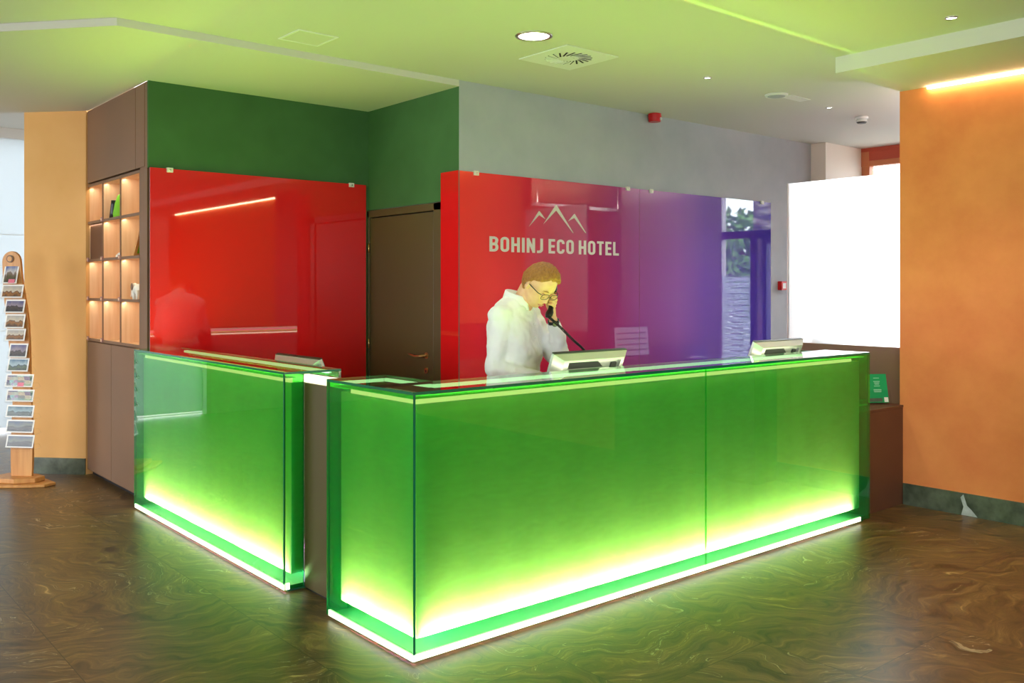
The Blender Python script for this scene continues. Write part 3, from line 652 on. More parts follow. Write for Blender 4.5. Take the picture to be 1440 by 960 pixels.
for z in (1.9, 1.1): m = MB(); m.cyl((XN-.014, 3.497, z-.04), (XN-.014, 3.497, z+.04), .007, .007, 'brass', 10); m.build('hinge', door)

# ------------------------------------------------------------------ storage cabinet at the left
t = thing('storage_cabinet', 'tall brown built-in cabinet with a grid of open maple cubbyholes', 'cabinet', (.4, 4.3, 0))
CY0, CY1 = 3.556, 5.08; ys = [3.706, 4.167, 4.62, 5.04]; zs = [1.14, 1.475, 1.80, 2.115, 2.425]
m = MB()
m.box((.1, CY0, .04), (.66, ys[0], ZL-.002), 'brown')             # end stile
m.box((.1, ys[3], .04), (.66, CY1, ZL-.002), 'brown')
m.box((.118, ys[0], .04), (.66, ys[3], 1.12), 'brown')
m.box((.118, ys[0], 2.445), (.66, ys[3], ZL-.002), 'brown')
m.box((.64, ys[0], 1.12), (.66, ys[3], 2.445), 'maple')
m.box((.14, CY0, 0), (.66, CY1, .04), 'black_gap')
m.build('body', t)
for y0, y1 in ((ys[0]-.12, 4.376), (4.382, CY1-.004)):
    m = MB(); m.box((.096, y0, .045), (.117, y1, 1.118), 'brown'); m.build('door', t, .002)
m = MB(); m.box((.096, 3.80, 2.445), (.117, CY1-.004, ZL-.004), 'brown'); m.build('door', t, .002)
m = MB(); m.box((.096, 3.60, 2.445), (.117, 3.794, ZL-.004), 'brown'); m.build('filler_panel', t, .002)
for k, z in enumerate(zs):
    m = MB(); m.box((.105, ys[0], z-.012), (.64, ys[3], z+.006), 'maple'); m.box((.1, ys[0], z-.014), (.106, ys[3], z+.007), 'brown'); m.build('shelf', t)
for y in (ys[0]+.008, ys[1], ys[2], ys[3]-.008):
    m = MB(); m.box((.106, y-.008, zs[0]), (.64, y+.008, zs[4]), 'maple'); m.box((.1, y-.009, zs[0]), (.107, y+.009, zs[4]), 'brown'); m.build('divider', t)
m = MB(); m.box((.12, ys[2]+.01, zs[2]+.007), (.13, ys[3]-.018, zs[3]-.014), 'brown_dark'); m.build('dark_cubby_board', t)  # dark brown board set across one cubby
for (k, z) in ((3, 2), (2, 2), (1, 2), (3, 1), (2, 1), (1, 1), (3, 0), (2, 0), (2, 3)):
    y = ys[k] - (.03 if k == 3 else 0)
    m = MB(); m.box((.090, y-.022, zs[z]-.012), (.0995, y+.022, zs[z]+.020), 'tag'); m.box((.0885, y-.012, zs[z]-.004), (.0905, y+.012, zs[z]+.012), 'maple'); m.build('price_tag', t)
for z in zs[1:]: area('cubby_fill_light', (.125, 4.37, z-.02), (0, math.radians(-20), 0), .03, 1.3, 1.1, (1, .88, .70), 170)  # fill lights added so the cubbyholes look evenly bright
# things on its shelves
t = thing('fabric_bag', 'small folded bag in lime green and black on the top cubby shelf', 'bag', (.25, 4.2, zs[3]))
m = MB()
def bagring(f, w, d): return [(.165+d*math.sin(a), 4.375+w*math.cos(a), zs[3]+.007+f) for a in [2*PI*k/16 for k in range(16)]]
m.loft([bagring(0, .06, .05), bagring(.03, .066, .055), bagring(.11, .05, .04), bagring(.17, .028, .022), bagring(.185, .01, .01)], 'limebag'); m.build('body', t)
m = MB(); m.loft([[(.165+.05*math.sin(a), 4.49+.05*math.cos(a)*(1-f*3)+.0-f*.35, zs[3]+.007+f) for a in [2*PI*k/16 for k in range(16)]] for f in (0, .04, .1, .14)], 'black_plastic'); m.build('flap', t)
t = thing('sunglasses', 'small white framed sunglasses lying in the middle cubby', 'glasses', (.2, 4.25, zs[2]))
for s in (-1, 1):
    m = MB(); m.tube([(.135+.012*math.cos(a), 4.30+s*.032+.026*math.sin(a), zs[2]+.026+.014*math.cos(a)) for a in [2*PI*k/14 for k in range(15)]], .005, 'white_plastic', 8); m.build('rim', t)
    m = MB(); m.tube([(.145, 4.30+s*.06, zs[2]+.03), (.215, 4.30+s*.058, zs[2]+.02), (.265, 4.30+s*.05, zs[2]+.012)], .004, 'white_plastic', 8); m.build('temple', t)
t = thing('figurine', 'white and brown elephant figurine in the right-hand lower cubby', 'figurine', (.25, 3.85, zs[1]))
m = MB(); z = zs[1]+.006
m.ball((.155, 3.90, z+.075), (.04, .062, .042), 'white_letter'); m.ball((.155, 3.985, z+.09), (.030, .034, .034), 'white_letter')
for dx_ in (-.022, .022):
    for dy_ in (-.04, .035): m.cyl((.155+dx_, 3.90+dy_, z), (.155+dx_, 3.90+dy_, z+.07), .014, .016, 'white_letter', 12)
m.tube([(.155, 4.015, z+.095), (.155, 4.045, z+.07), (.155, 4.055, z+.035), (.155, 4.075, z+.02)], [.014, .011, .009, .006], 'white_letter'); m.build('body', t)
for dx_ in (-.03, .03): m = MB(); m.ball((.155+dx_, 3.97, z+.095), (.006, .022, .028), 'brown'); m.build('ear', t)
t = thing('picture_frame', 'small wooden frame leaning inside the right-hand upper cubby', 'frame', (.3, 3.75, zs[2]))
m = MB(); X_ = Matrix.Translation((.115, 3.895, zs[2]+.008)) @ Matrix.Rotation(math.radians(38), 4, 'X')
m.xbox(X_, (0, 0, 0), (.16, .012, .02), 'rackwood'); m.xbox(X_, (0, 0, .24), (.16, .012, .26), 'rackwood'); m.xbox(X_, (0, 0, .02), (.02, .012, .24), 'rackwood'); m.xbox(X_, (.14, 0, .02), (.16, .012, .24), 'rackwood'); m.build('frame', t)
m = MB(); m.xbox(X_, (.02, .004, .02), (.14, .008, .24), 'limebag'); m.build('picture', t)

# ------------------------------------------------------------------ postcard rack
RB = Vector((-.40, 4.98, 0)); rz = TH - PI/2 - math.radians(8)   # faces the room
R4 = Matrix.Translation(RB) @ Matrix.Rotation(rz, 4, 'Z')
t = thing('postcard_rack', 'tall wavy wooden postcard rack on a rough board foot', 'rack', RB)
dep = (RB.xy - CAM.xy).dot(Vector((math.cos(TH), math.sin(TH)))); px0 = 720 + F_*((RB.xy-CAM.xy).dot(Vector((math.sin(TH), -math.cos(TH)))))/dep
def wave(z):  # sideways drift of the wavy board with height
    py = 405-(z-1.565)*F_/dep; tb = [(340, 14), (400, 18), (450, 25), (500, 29), (550, 32), (700, 31)]
    for (a0, c0), (a1, c1) in zip(tb, tb[1:]):
        if py <= a1: return ((c0+(c1-c0)*(py-a0)/(a1-a0))-px0)*dep/F_/math.cos(math.radians(8))
    return (31-px0)*dep/F_
hw = lambda z: .088 + .008*math.sin(z*6.0)
zt0 = 1.565+(405-368)*dep/F_
zz = [.058+(zt0-.058)*k/34 for k in range(35)]
top = [(wave(zt0)+hw(zt0)*math.cos(a), zt0+.085*math.sin(a)) for a in [PI*k/12 for k in range(1, 12)]]
out = [(wave(z)+hw(z), z) for z in zz] + top + [(wave(z)-hw(z), z) for z in reversed(zz)]
m = MB(); n = len(out)
v = [R4 @ Vector((x, -.012, z)) for x, z in out] + [R4 @ Vector((x, .012, z)) for x, z in out]
m.faces(v, [tuple(range(n)), tuple(reversed(range(n, 2*n)))] + [(i, (i+1) % n, n+(i+1) % n, n+i) for i in range(n)], 'rackwood'); m.build('board', t, .003)
m = MB(); m.prism([(-.36, -.16), (-.1, -.21), (.12, -.17), (.27, -.12), (.30, -.02), (.10, .12), (-.28, .14)], 0, .022, 'rackwood', R4); m.prism([(-.26, -.11), (.02, -.14), (.16, -.08), (.17, .03), (.05, .10), (-.2, .1)], .0225, .060, 'rackwood', R4); m.build('foot', t, .006)
m = MB(); m.cyl(R4 @ Vector((wave(1.8)-.005, -.013, 1.80)), R4 @ Vector((wave(1.8)-.005, -.02, 1.80)), .03, .03, 'brown', 20); m.cyl(R4 @ Vector((wave(1.8)-.005, -.0201, 1.80)), R4 @ Vector((wave(1.8)-.005, -.023, 1.80)), .021, .021, 'rackwood', 20); m.build('emblem', t)
# rows: (picture y centre, height px, centre px, width px, kind)
rows = [(385, 27, 17, 22, 'day', 1, 'upright postcard of a sunlit peak, topmost in the wooden rack'),
        (409, 19, 20, 33, 'autumn', 2, 'pale postcard of a bright mountain, second from the top of the rack'),
        (430, 19, 24, 30, 'violet', 3, 'postcard of dark hills under a violet sky, third from the top of the rack'),
        (451, 20, 24, 30, 'autumn', 4, 'postcard with orange and white scenes, fourth from the top of the rack'),
        (470, 17, 25, 30, 'autumn', 5, 'pale brown hillside postcard, fifth from the top of the rack'),
        (492, 20, 29, 28, 'violet', 6, 'postcard of a violet skyline, sixth from the top of the rack'),
        (512, 19, 29, 32, 'lake', 7, 'postcard of grey hills, seventh from the top of the rack'),
        (534, 18, 31, 42, 'coll', 8, 'wide collage postcard with a pink sticker, eighth from the top of the rack'),
        (555, 17, 32, 42, 'coll', 9, 'wide collage postcard of many small views, ninth from the top of the rack'),
        (577, 17, 32, 42, 'teal', 10, 'wide postcard of a teal sky over a valley, third from the foot of the rack'),
        (598, 18, 32, 42, 'night', 11, 'wide postcard of black trees at dusk, second from the foot of the rack'),
        (619, 18, 32, 42, 'night', 12, 'wide postcard of a lit rock at night, lowest in the rack')]
for (py, ph, pxc, pw, kind, sd, lab) in rows:
    z = 1.565-(py-405)*dep/F_; hh = ph*dep/F_; ww = pw*dep/F_; xx = (pxc-px0)*dep/F_
    Tm = R4 @ Matrix.Translation((xx, -.045, z-hh/2)) @ Matrix.Rotation(math.radians(-14), 4, 'X')
    cm = coll_mat('card_collage_print', sd) if kind == 'coll' else card_mat('card_view_print', kind, sd)
    m = MB(); m.xbox(Tm, (-ww/2, -.001, 0), (ww/2, .001, hh), 'paper'); c = m.build('postcard'); tag(c, lab, 'postcard', 'postcards in the wooden rack')
    m = MB(); m.xbox(Tm, (-ww/2+.012, -.0018, .010), (ww/2-.012, -.0012, hh-.012), cm); m.build('picture', c)
    if sd in (1, 8): m = MB(); m.xbox(Tm, (-.01, -.0024, .004), (.045, -.0019, .035), 'pink'); m.build('sticker', c)
    m = MB(); m.xbox(Tm, (-ww/2-.004, -.012, -.006), (ww/2+.012, -.009, hh*.42), 'acrylic'); m.xbox(Tm, (-ww/2-.004, -.012, -.009), (ww/2+.012, .03, -.006), 'acrylic')
    m.box((0, 0, 0), (0, 0, 0), 'acrylic') if False else None
    m.tube([Tm @ Vector((ww/2+.012, -.012, hh*.3)), Tm @ Vector((ww/2+.045, .0, hh*.35)), Tm @ Vector((ww/2+.05, .03, hh*.1)), Tm @ Vector((ww/2+.01, .035, -.006))], .0022, 'acrylic', 6)
    m.build('card_holder', t)

# ------------------------------------------------------------------ white back-lit panel and low wall, brochure cabinet
b = MB(); b.box((4.36, .125, 0), (4.42, 1.085, 1.128), 'brown'); tag(b.build('partition', None, .003), 'low brown partition under the bright white panel', 'partition')
t = thing('glass_screen', 'tall bright white frosted glass screen standing on the low brown partition', 'screen panel', (4.39, .6, 1.13))
m = MB(); m.box((4.372, .125, 1.13), (4.384, 1.075, 2.413), 'clear_sheet'); m.build('panel', t)
fp = t.children[0].data; fp.materials.append(M['frost_white'])
for p_ in fp.polygons:
    if p_.normal.x < -.5: p_.material_index = 1
m = MB(); m.box((4.370, 1.0755, 1.13), (4.402, 1.083, 2.415), 'steel'); m.build('edge_trim', t)
t = thing('side_cabinet', 'low dark brown cabinet closing the gap between counter and orange wall', 'cabinet', (4.0, .3, 0))
m = MB(); m.box((3.70, .09, 0), (XO-.002, .125, .70), 'brown_dark'); m.build('front_panel', t, .002)
m = MB(); m.box((3.70, .088, .70), (4.355, .60, .717), 'brown_dark'); m.build('top', t, .002)
m = MB(); m.box((3.70, .127, 0), (4.35, .59, .698), 'brown_dark'); m.build('body', t)
# brochure holder and its card
bx, by, bz = 4.215, .215, .718
Tb = Matrix.Translation((bx, by, bz)) @ Matrix.Rotation(math.radians(-32), 4, 'Z') @ Matrix.Rotation(math.radians(-13), 4, 'X')
t = thing('brochure_holder', 'clear acrylic brochure holder on the low brown cabinet', 'holder', (bx, by, bz))
m = MB(); m.xbox(Tb, (-.085, .012, .006), (.085, .015, .20), 'acrylic'); m.build('back_sheet', t)
m = MB(); m.xbox(Tb, (-.085, -.03, .006), (.085, -.027, .10), 'acrylic'); m.xbox(Tb, (-.085, -.03, .006), (.085, .015, .009), 'acrylic'); m.build('pocket', t)
m = MB(); m.xbox(Tb, (-.08, -.002, .012), (.08, .002, .222), 'green_card')
for k, (w, z) in enumerate(((.045, .19), (.05, .165), (.04, .155), (.035, .145), (.045, .132), (.06, .105), (.06, .097), (.055, .089))): m.xbox(Tb, (-w/2, -.0032, z), (w/2, -.0021, z+.004), 'mint')
m.xbox(Tb, (-.07, -.0032, .02), (.03, -.0021, .045), 'skirting'); m.xbox(Tb, (.045, -.0032, .016), (.075, -.0021, .05), 'paper')
tag(m.build('brochure'), 'green leaflet with pale lettering in the acrylic holder', 'brochure')
m = MB(); q = Vector((4.0, .24, .718))
m.box(q, q+Vector((.11, .07, .012)), 'white_plastic'); m.box(q+Vector((.005, .005, .012)), q+Vector((.105, .065, .04)), 'steel')
tag(m.build('leaflet_stack', None, .003), 'small grey box beside the brochure holder on the low cabinet', 'box')

# ------------------------------------------------------------------ ceiling fittings
def downlight(x, y, r, label, z=ZU, power=20):
    t = thing('ceiling_light', label, 'ceiling light', (x, y, z), 'recessed ceiling lights')
    m = MB(); n = 36
    ring = lambda rr_, zz_: [(x+rr_*math.cos(2*PI*k/n), y+rr_*math.sin(2*PI*k/n), zz_) for k in range(n)]
    R_ = [ring(r*1.16, z-.001), ring(r*1.16, z-.006), ring(r*1.0, z-.009), ring(r*.96, z-.002)]
    v = [p for q in R_ for p in q]; m.faces(v, [(i*n+k, i*n+(k+1) % n, (i+1)*n+(k+1) % n, (i+1)*n+k) for i in range(3) for k in range(n)], 'steel', True); m.build('bezel', t)
    m = MB(); m.cyl((x, y, z-.001), (x, y, z-.003), r*.955, r*.955, 'lamp', n); m.build('lens', t)
    l = bpy.data.lights.new('downlight_lamp', 'SPOT'); l.energy = power; l.spot_size = math.radians(110); l.spot_blend = .8; l.shadow_soft_size = r; l.color = (1, .95, .86)
    o = bpy.data.objects.new('downlight_lamp', l); C.objects.link(o); o.location = (x, y, z-.02)
downlight(1.558, 1.007, .098, 'large round ceiling downlight above the counter, beside the swirl vent', power=45)
downlight(3.254, 1.017, .026, 'small ceiling spotlight between the swirl vent and the speaker disc', power=40)
downlight(4.934, 1.043, .026, 'small ceiling spotlight between the speaker disc and the smoke detector', power=40)
downlight(3.12, -.80, .030, 'small ceiling spotlight beside the raised soffit at top right', power=70)
# swirl diffuser
t = thing('air_diffuser', 'square white swirl air vent in the ceiling beside the large downlight', 'vent', (2.08, 1.25, ZU))
m = MB(); s = .235; m.box((2.08-s, 1.25-s, ZU-.008), (2.08+s, 1.25+s, ZU-.001), 'white_plastic'); m.build('plate', t, .002)
m = MB()
for k in range(20):
    a = 2*PI*k/20; T2 = Matrix.Translation((2.08, 1.25, ZU-.009)) @ Matrix.Rotation(a, 4, 'Z') @ Matrix.Translation((.11, 0, 0)) @ Matrix.Rotation(.45, 4, 'Z')
    m.xbox(T2, (-.048, -.008, -.0006), (.05, .004, .0005), 'black_gap'); m.xbox(T2, (-.048, .004, -.004), (.05, .007, .0005), 'white_plastic')
m.build('slots', t)
m = MB(); m.cyl((2.08, 1.25, ZU-.008), (2.08, 1.25, ZU-.012), .04, .036, 'white_plastic', 24); m.build('hub', t)
t = thing('access_panel', 'flush square access hatch in the ceiling at upper left', 'hatch', (.529, 1.946, ZU))
m = MB(); s = .135
for a_, b_ in (((-s, -s), (s, -s+.014)), ((-s, s-.014), (s, s)), ((-s, -s+.014), (-s+.014, s-.014)), ((s-.014, -s+.014), (s, s-.014))):
    m.box((.529+a_[0], 1.93+a_[1], ZU-.006), (.529+b_[0], 1.93+b_[1], ZU-.0005), 'white_plastic')
m.build('frame', t); m = MB(); m.box((.529-s+.014, 1.93-s+.014, ZU-.003), (.529+s-.014, 1.93+s-.014, ZU-.0005), 'ceiling'); m.build('cover', t)
t = thing('ceiling_speaker', 'round white speaker disc on the ceiling with a flat plate behind', 'speaker', (4.147, 1.034, ZU))
m = MB(); m.cyl((4.147, 1.034, ZU-.001), (4.147, 1.034, ZU-.016), .09, .085, 'white_plastic', 32); m.cyl((4.147, 1.034, ZU-.016), (4.147, 1.034, ZU-.02), .07, .06, 'grey_wall', 32); m.build('disc', t)
m = MB(); m.box((4.24, .96, ZU-.006), (4.52, 1.06, ZU-.001), 'white_plastic'); m.build('plate', t)
t = thing('smoke_detector', 'small white smoke detector on the ceiling near the orange wall', 'smoke detector', (5.538, 1.082, ZU))
m = MB(); m.cyl((5.538, 1.082, ZU-.001), (5.538, 1.082, ZU-.022), .055, .055, 'white_plastic', 28); m.build('base', t)
m = MB(); m.cyl((5.538, 1.082, ZU-.022), (5.538, 1.082, ZU-.05), .04, .046, 'white_plastic', 28); m.cyl((5.538, 1.082, ZU-.05), (5.538, 1.082, ZU-.062), .046, .036, 'dark_plastic', 28); m.build('sensor_head', t)
t = thing('fire_alarm_sounder', 'red fire alarm sounder where the grey wall meets the ceiling', 'alarm', (4.05, YW-.06, 3.0))
m = MB(); m.cyl((4.02, YW-.062, ZU-.001), (4.02, YW-.062, ZU-.02), .056, .056, 'red_plastic', 28); m.cyl((4.02, YW-.062, ZU-.02), (4.02, YW-.062, ZU-.072), .060, .052, 'red_plastic', 28); m.build('body', t, .002)
m = MB(); m.cyl((4.035, YW-.115, ZU-.05), (4.038, YW-.126, ZU-.051), .012, .012, 'white_plastic', 14); m.build('strobe', t)
t = thing('fire_call_point', 'small square red fire alarm call point on the grey wall', 'call point', (6.03, YW-.02, 1.587))
m = MB(); m.box((5.985, YW-.05, 1.545), (6.075, YW, 1.635), 'red_plastic'); m.build('case', t, .004)
m = MB(); m.box((6.005, YW-.052, 1.562), (6.055, YW-.05, 1.615), 'white_plastic'); m.build('push_plate', t)
# cove lamp along the orange wall
for y0, y1, lab in ((-1.13, -.10, 'warm glowing light strip at the top of the orange wall'), (-7.6, -2.70, 'warm light strip further along the orange wall, seen glowing in the red panel')):
    m = MB(); m.box((XO-.03, y0, 2.976), (XO-.012, y1, 2.994), 'led_cove'); tag(m.build('light_strip'), lab, 'light strip')

# ------------------------------------------------------------------ desk equipment
def monitor(x, y, rot, label, zc=1.0, tilt=22, w=.57, h_=.36, screen=True, grp='monitors behind the counters'):
    """screen faces local +y; silver back towards local -y; leans so the top is nearer the guests"""
    t = thing('computer_monitor', label, 'monitor', (x, y, .75), grp)
    A = Matrix.Translation((x, y, 0)) @ Matrix.Rotation(rot, 4, 'Z')
    B_ = A @ Matrix.Translation((0, 0, zc)) @ Matrix.Rotation(math.radians(tilt), 4, 'X')
    m = MB(); hw_, hh_ = w/2, h_/2
    # chamfered shell
    o_ = [(-hw_, -hh_), (hw_, -hh_), (hw_, hh_), (-hw_, hh_)]; i_ = [(-hw_+.05, -hh_+.06), (hw_-.05, -hh_+.06), (hw_-.05, hh_-.022), (-hw_+.05, hh_-.022)]
    j_ = [(-hw_+.09, -hh_+.08), (hw_-.075, -hh_+.08), (hw_-.075, hh_-.036), (-hw_+.09, hh_-.036)]
    V = [B_ @ Vector((p[0], .014, p[1])) for p in o_] + [B_ @ Vector((p[0], -.004, p[1])) for p in o_] + [B_ @ Vector((p[0], -.045, p[1])) for p in i_]
    m.faces(V, [(0, 1, 2, 3)] + [(k, (k+1) % 4, 4+(k+1) % 4, 4+k) for k in range(4)], 'silver')
    m.faces([V[k] for k in range(4, 12)], [(k, (k+1) % 4, 4+(k+1) % 4, 4+k) for k in range(4)], 'silver')
    m.faces([B_ @ Vector((p[0], -.045, p[1])) for p in i_] + [B_ @ Vector((p[0], -.045, p[1])) for p in j_] + [B_ @ Vector((p[0], -.022, p[1])) for p in j_],
            [(k, (k+1) % 4, 4+(k+1) % 4, 4+k) for k in range(4)] + [(4+k, 4+(k+1) % 4, 8+(k+1) % 4, 8+k) for k in range(4)] + [(8, 9, 10, 11)], 'silver')
    m.build('shell', t, .0015)
    m = MB(); m.prism([(-hw_+.10, hh_-.04), (.04, hh_-.04), (.10, hh_-.085), (-hw_+.12, hh_-.085)], .0225, .0235, 'dark_plastic', B_ @ Matrix.Rotation(PI/2, 4, 'X')); m.xbox(B_, (-.02, -.034, hh_-.125), (hw_-.14, -.023, hh_-.09), 'silver'); m.xbox(B_, (-.01, -.0345, hh_-.12), (hw_-.15, -.0341, hh_-.095), 'dark_plastic'); m.xbox(B_, (hw_-.13, -.030, hh_-.10), (hw_-.085, -.023, hh_-.06), 'dark_plastic'); m.build('port_recess', t)
    m = MB(); m.xbox(B_, (-hw_+.004, .0145, -hh_+.004), (hw_-.004, .018, hh_+.004), 'black_plastic'); m.xbox(B_, (-hw_, -.004, hh_+.0005), (hw_, .0145, hh_+.004), 'dark_plastic'); m.build('bezel', t)
    m = MB(); m.xbox(B_, (-hw_+.02, .0185, -hh_+.02), (hw_-.02, .019, hh_-.02), 'screen' if screen else 'black_plastic')
    for k in range(4 if screen else 0): m.xbox(B_, (-hw_+.06, .0191, -hh_+.07+k*.06), (hw_-.06, .0194, -hh_+.085+k*.06), 'screen_bar')
    m.build('screen', t)
    m = MB(); m.xbox(A, (-.03, -.045, .76), (.03, -.02, zc-.03), 'silver'); m.build('neck', t, .003)
    m = MB(); m.xbox(A, (-.12, -.12, .75), (.12, .08, .762), 'silver'); m.build('foot', t, .003)
monitor(1.475, .50, 0, 'silver-backed monitor in front of the man on the phone', 1.045, screen=False)
monitor(3.28, .50, 0, 'silver-backed monitor at the far right of the long counter', 1.04, screen=False)
monitor(.49, 1.87, -PI/2, 'silver-backed monitor behind the left counter', .985, screen=False)
# office desk beyond the partition, seen only in the violet panel
t = thing('office_desk', 'office desk behind the white panel, reflected in the violet glass', 'desk', (5.4, .75, 0))
m = MB(); m.box((4.46, .45, .72), (6.3, 1.15, .75), 'brown'); m.build('tabletop', t)
for x in (4.5, 6.22):
    for y in (.48, 1.08): m = MB(); m.box((x, y, 0), (x+.04, y+.04, .72), 'steel'); m.build('leg', t)
monitor(5.10, 1.0, 0, 'office monitor reflected in the violet glass panel', 1.0, 4, .56, .34, grp='office things reflected in the glass')
t = thing('printer', 'boxy printer reflected in the violet glass panel', 'printer', (5.95, .85, .75), 'office things reflected in the glass')
m = MB(); m.box((5.80, .62, .75), (6.28, 1.08, .90), 'printer'); m.box((5.84, .70, .90), (6.24, 1.0, .925), 'printer'); m.build('body', t, .006)
m = MB(); m.box((5.9, 1.08, .79), (6.2, 1.20, .80), 'white_plastic'); m.build('paper_tray', t)
t = thing('added_fill_uplight', 'slim added fill lamp, unseen behind the orange wall, brightening the ceiling', 'lamp', (5.8, -.6, 2.6))  # unseen fixture added as fill light for ceiling and grey wall
m = MB(); m.box((5.0, -.66, 2.55), (6.8, -.54, 2.59), 'silver'); m.build('housing', t)
for x in (5.2, 6.6): m = MB(); m.cyl((x, -.6, 2.59), (x, -.6, ZU), .003, .003, 'steel', 8); m.build('suspension_wire', t)
area('added_fill_light', (5.8, -.6, 2.60), (PI, 0, 0), 1.7, .09, 80, (1, .92, .90), 170)
# wall sockets on the low part of the back wall are hidden; a desk phone stands behind the counter
t = thing('desk_telephone', 'black desk telephone behind the counter by the monitor', 'telephone', (1.98, .60, .75))
m = MB(); v = [(1.90, .50, .75), (2.08, .50, .75), (2.08, .72, .75), (1.90, .72, .75), (1.90, .50, .82), (2.08, .50, .82), (2.08, .72, .775), (1.90, .72, .775)]
m.faces(v, [(3, 2, 1, 0), (4, 5, 6, 7), (0, 1, 5, 4), (1, 2, 6, 5), (2, 3, 7, 6), (3, 0, 4, 7)], 'black_plastic'); m.build('body', t, .004)
m = MB()
for i in range(3):
    for j in range(4): m.box((2.0+i*.022, .56+j*.028, .81-.005-.0056*j), (2.014+i*.022, .574+j*.028, .818-.0056*j), 'silver')
m.build('keypad', t)

# ------------------------------------------------------------------ the man on the phone
BX, BY = 1.285, .875
YAW = math.radians(22)
def B(l, f, u): return Vector((BX+l*math.cos(YAW)+f*math.sin(YAW), BY+l*math.sin(YAW)-f*math.cos(YAW), u))
person = thing('person', 'person in a white shirt and glasses holding a phone to his ear, looking down', 'person', (BX, BY, 0))
HCn = Vector((1.336, .712, 1.582))
HM = Matrix.Rotation(math.radians(6), 4, 'Z') @ Matrix.Rotation(math.radians(3), 4, 'Y') @ Matrix.Rotation(math.radians(44), 4, 'X')   # local: +x his left, -y face, +z up
HS = 1.10
def HP(x, y, z): return HCn + HM @ (Vector((x, -y, z))*HS)
def gs(d, c, s): return math.exp(-((d.x-c[0])**2+(d.y-c[1])**2+(d.z-c[2])**2)/(2*s*s))
def headfn(off=0.0):
    def fn(d0, q0):
        d = Vector((d0.x, -d0.y, d0.z))     # d.y>0 is the face
        x, y, z = d.x*.076, d.y*.096, d.z*.118
        if d.z < 0:
            t_ = min(1, -d.z); x *= 1-.36*t_**1.5; y = y*(1-.16*t_) + .014*t_
            if d.y < 0: y *= 1-.25*t_
        if d.y > 0:
            y -= .010*(d.y**4)*(1 if abs(d.z) < .5 else .4)
            nose = gs(d, (0, .97, -.22), .085); y += .026*nose; 
            y += .012*gs(d, (0, .99, -.04), .065)
            for s in (-1, 1):
                y -= .012*gs(d, (s*.36, .92, .05), .14); y += .006*gs(d, (s*.33, .90, .24), .13); y += .005*gs(d, (s*.5, .84, -.2), .16)
            y += .008*gs(d, (0, .88, -.48), .11); y -= .004*gs(d, (0, .80, -.62), .07); y += .010*gs(d, (0, .62, -.80), .16)
        v = Vector((x, -y, z))
        if off: v = v + Vector((d.x, -d.y, d.z))*off
        return v*HS
    return fn
m = MB()
m.ball(HCn, 1, 'skin', 72, 56, HM, headfn())
for s in (-1, 1):
    E_ = Matrix.Rotation(s*.35, 4, 'Z'); c = HP(s*.076, -.004, -.008)
    m.ball(c, (.008, .017, .031), 'skin', 16, 12, HM @ E_); m.ball(c+HM @ Vector((s*.006, .004, .004)), (.006, .020, .028), 'skin', 16, 12, HM @ E_)
m.limb(B(.01, .03, 1.43), HP(0, -.035, -.06), .064, .058, 'skin')
m.limb(HP(0, -.02, -.05), HP(0, .03, -.075), .055, .04, 'skin')
# trunk and legs under the clothes
for a_, b_, r0, r1 in ((B(0, 0, 1.0), B(0, .01, 1.33), .09, .085), (B(-.1, 0, .95), B(-.12, .02, .5), .08, .055), (B(-.12, .02, .5), B(-.13, -.02, .09), .052, .038),
                       (B(.1, 0, .95), B(.12, .02, .5), .08, .055), (B(.12, .02, .5), B(.13, -.02, .09), .052, .038), (B(-.13, -.02, .06), B(-.14, .12, .04), .035, .03), (B(.13, -.02, .06), B(.14, .12, .04), .035, .03),
                       (B(-.10, 0, 1.37), B(.10, 0, 1.37), .05, .05)):
    m.limb(a_, b_, r0, r1, 'skin')
# arms
RS, RE, RWr = B(-.170, .0, 1.415), B(-.195, -.02, 1.115), B(-.07, .22, 1.055)
LS, LE = B(.185, .015, 1.41), B(.215, .20, 1.135)
LWr = HP(.098, .055, -.165)
m.limb(RS, RE, .035, .035, 'skin'); m.limb(RE, RWr, .038, .027, 'skin'); m.limb(LS, LE, .035, .035, 'skin')
# phone axis in head space
PA, PBt = HP(.098, -.005, .0), HP(.052, .108, -.094)
ax_ = (PBt-PA).normalized(); mid = PA.lerp(PBt, .52)
outw = (HM @ Vector((1, 0, 0))); outw = (outw-ax_*outw.dot(ax_)).normalized(); side = ax_.cross(outw).normalized()
if side.z < 0: side = -side     # side points up/forward along the face
# palm from the wrist up to the handset
def hand(m, wr, kn, across, curl, thumb_dir, L=1.0):
    """palm from wrist wr to knuckle centre kn; across: from little finger to index; curl: direction fingers bend"""
    ax2 = (kn-wr).normalized(); n_ = 7
    for k in range(4):
        off = across*(-.030+.020*k)
        m.limb(wr+across*(-.012+.008*k)+ax2*.012, kn+off, .017, .0125, 'skin', 10)
    lens = [(.026, .018, .016), (.032, .022, .018), (.035, .024, .019), (.031, .021, .018)]
    for k in range(4):
        p = kn+across*(-.030+.020*k); a = 0
        for j, ln in enumerate(lens[k]):
            a += math.radians(32 + 3*k + (22, 18, 4)[j]); d_ = (ax2*math.cos(a)+curl*math.sin(a)).normalized()
            q = p+d_*ln*L*1.08; m.limb(p, q, (.0098, .0088, .0080)[j], (.0090, .0082, .0072)[j], 'skin', 10); p = q
    p = wr+ax2*.03+across*.022
    for j, ln in enumerate((.036, .030, .024)):
        d_ = (thumb_dir*(1.0)+curl*(.25+.35*j)+ax2*(.5+.25*j)).normalized(); q = p+d_*ln; m.limb(p, q, (.0125, .0110, .0098)[j], (.0112, .0100, .0085)[j], 'skin', 10); p = q
LWr = mid + outw*.052 + Vector((0, 0, -.092)) - side*.012
m.limb(LE, LWr, .038, .025, 'skin')
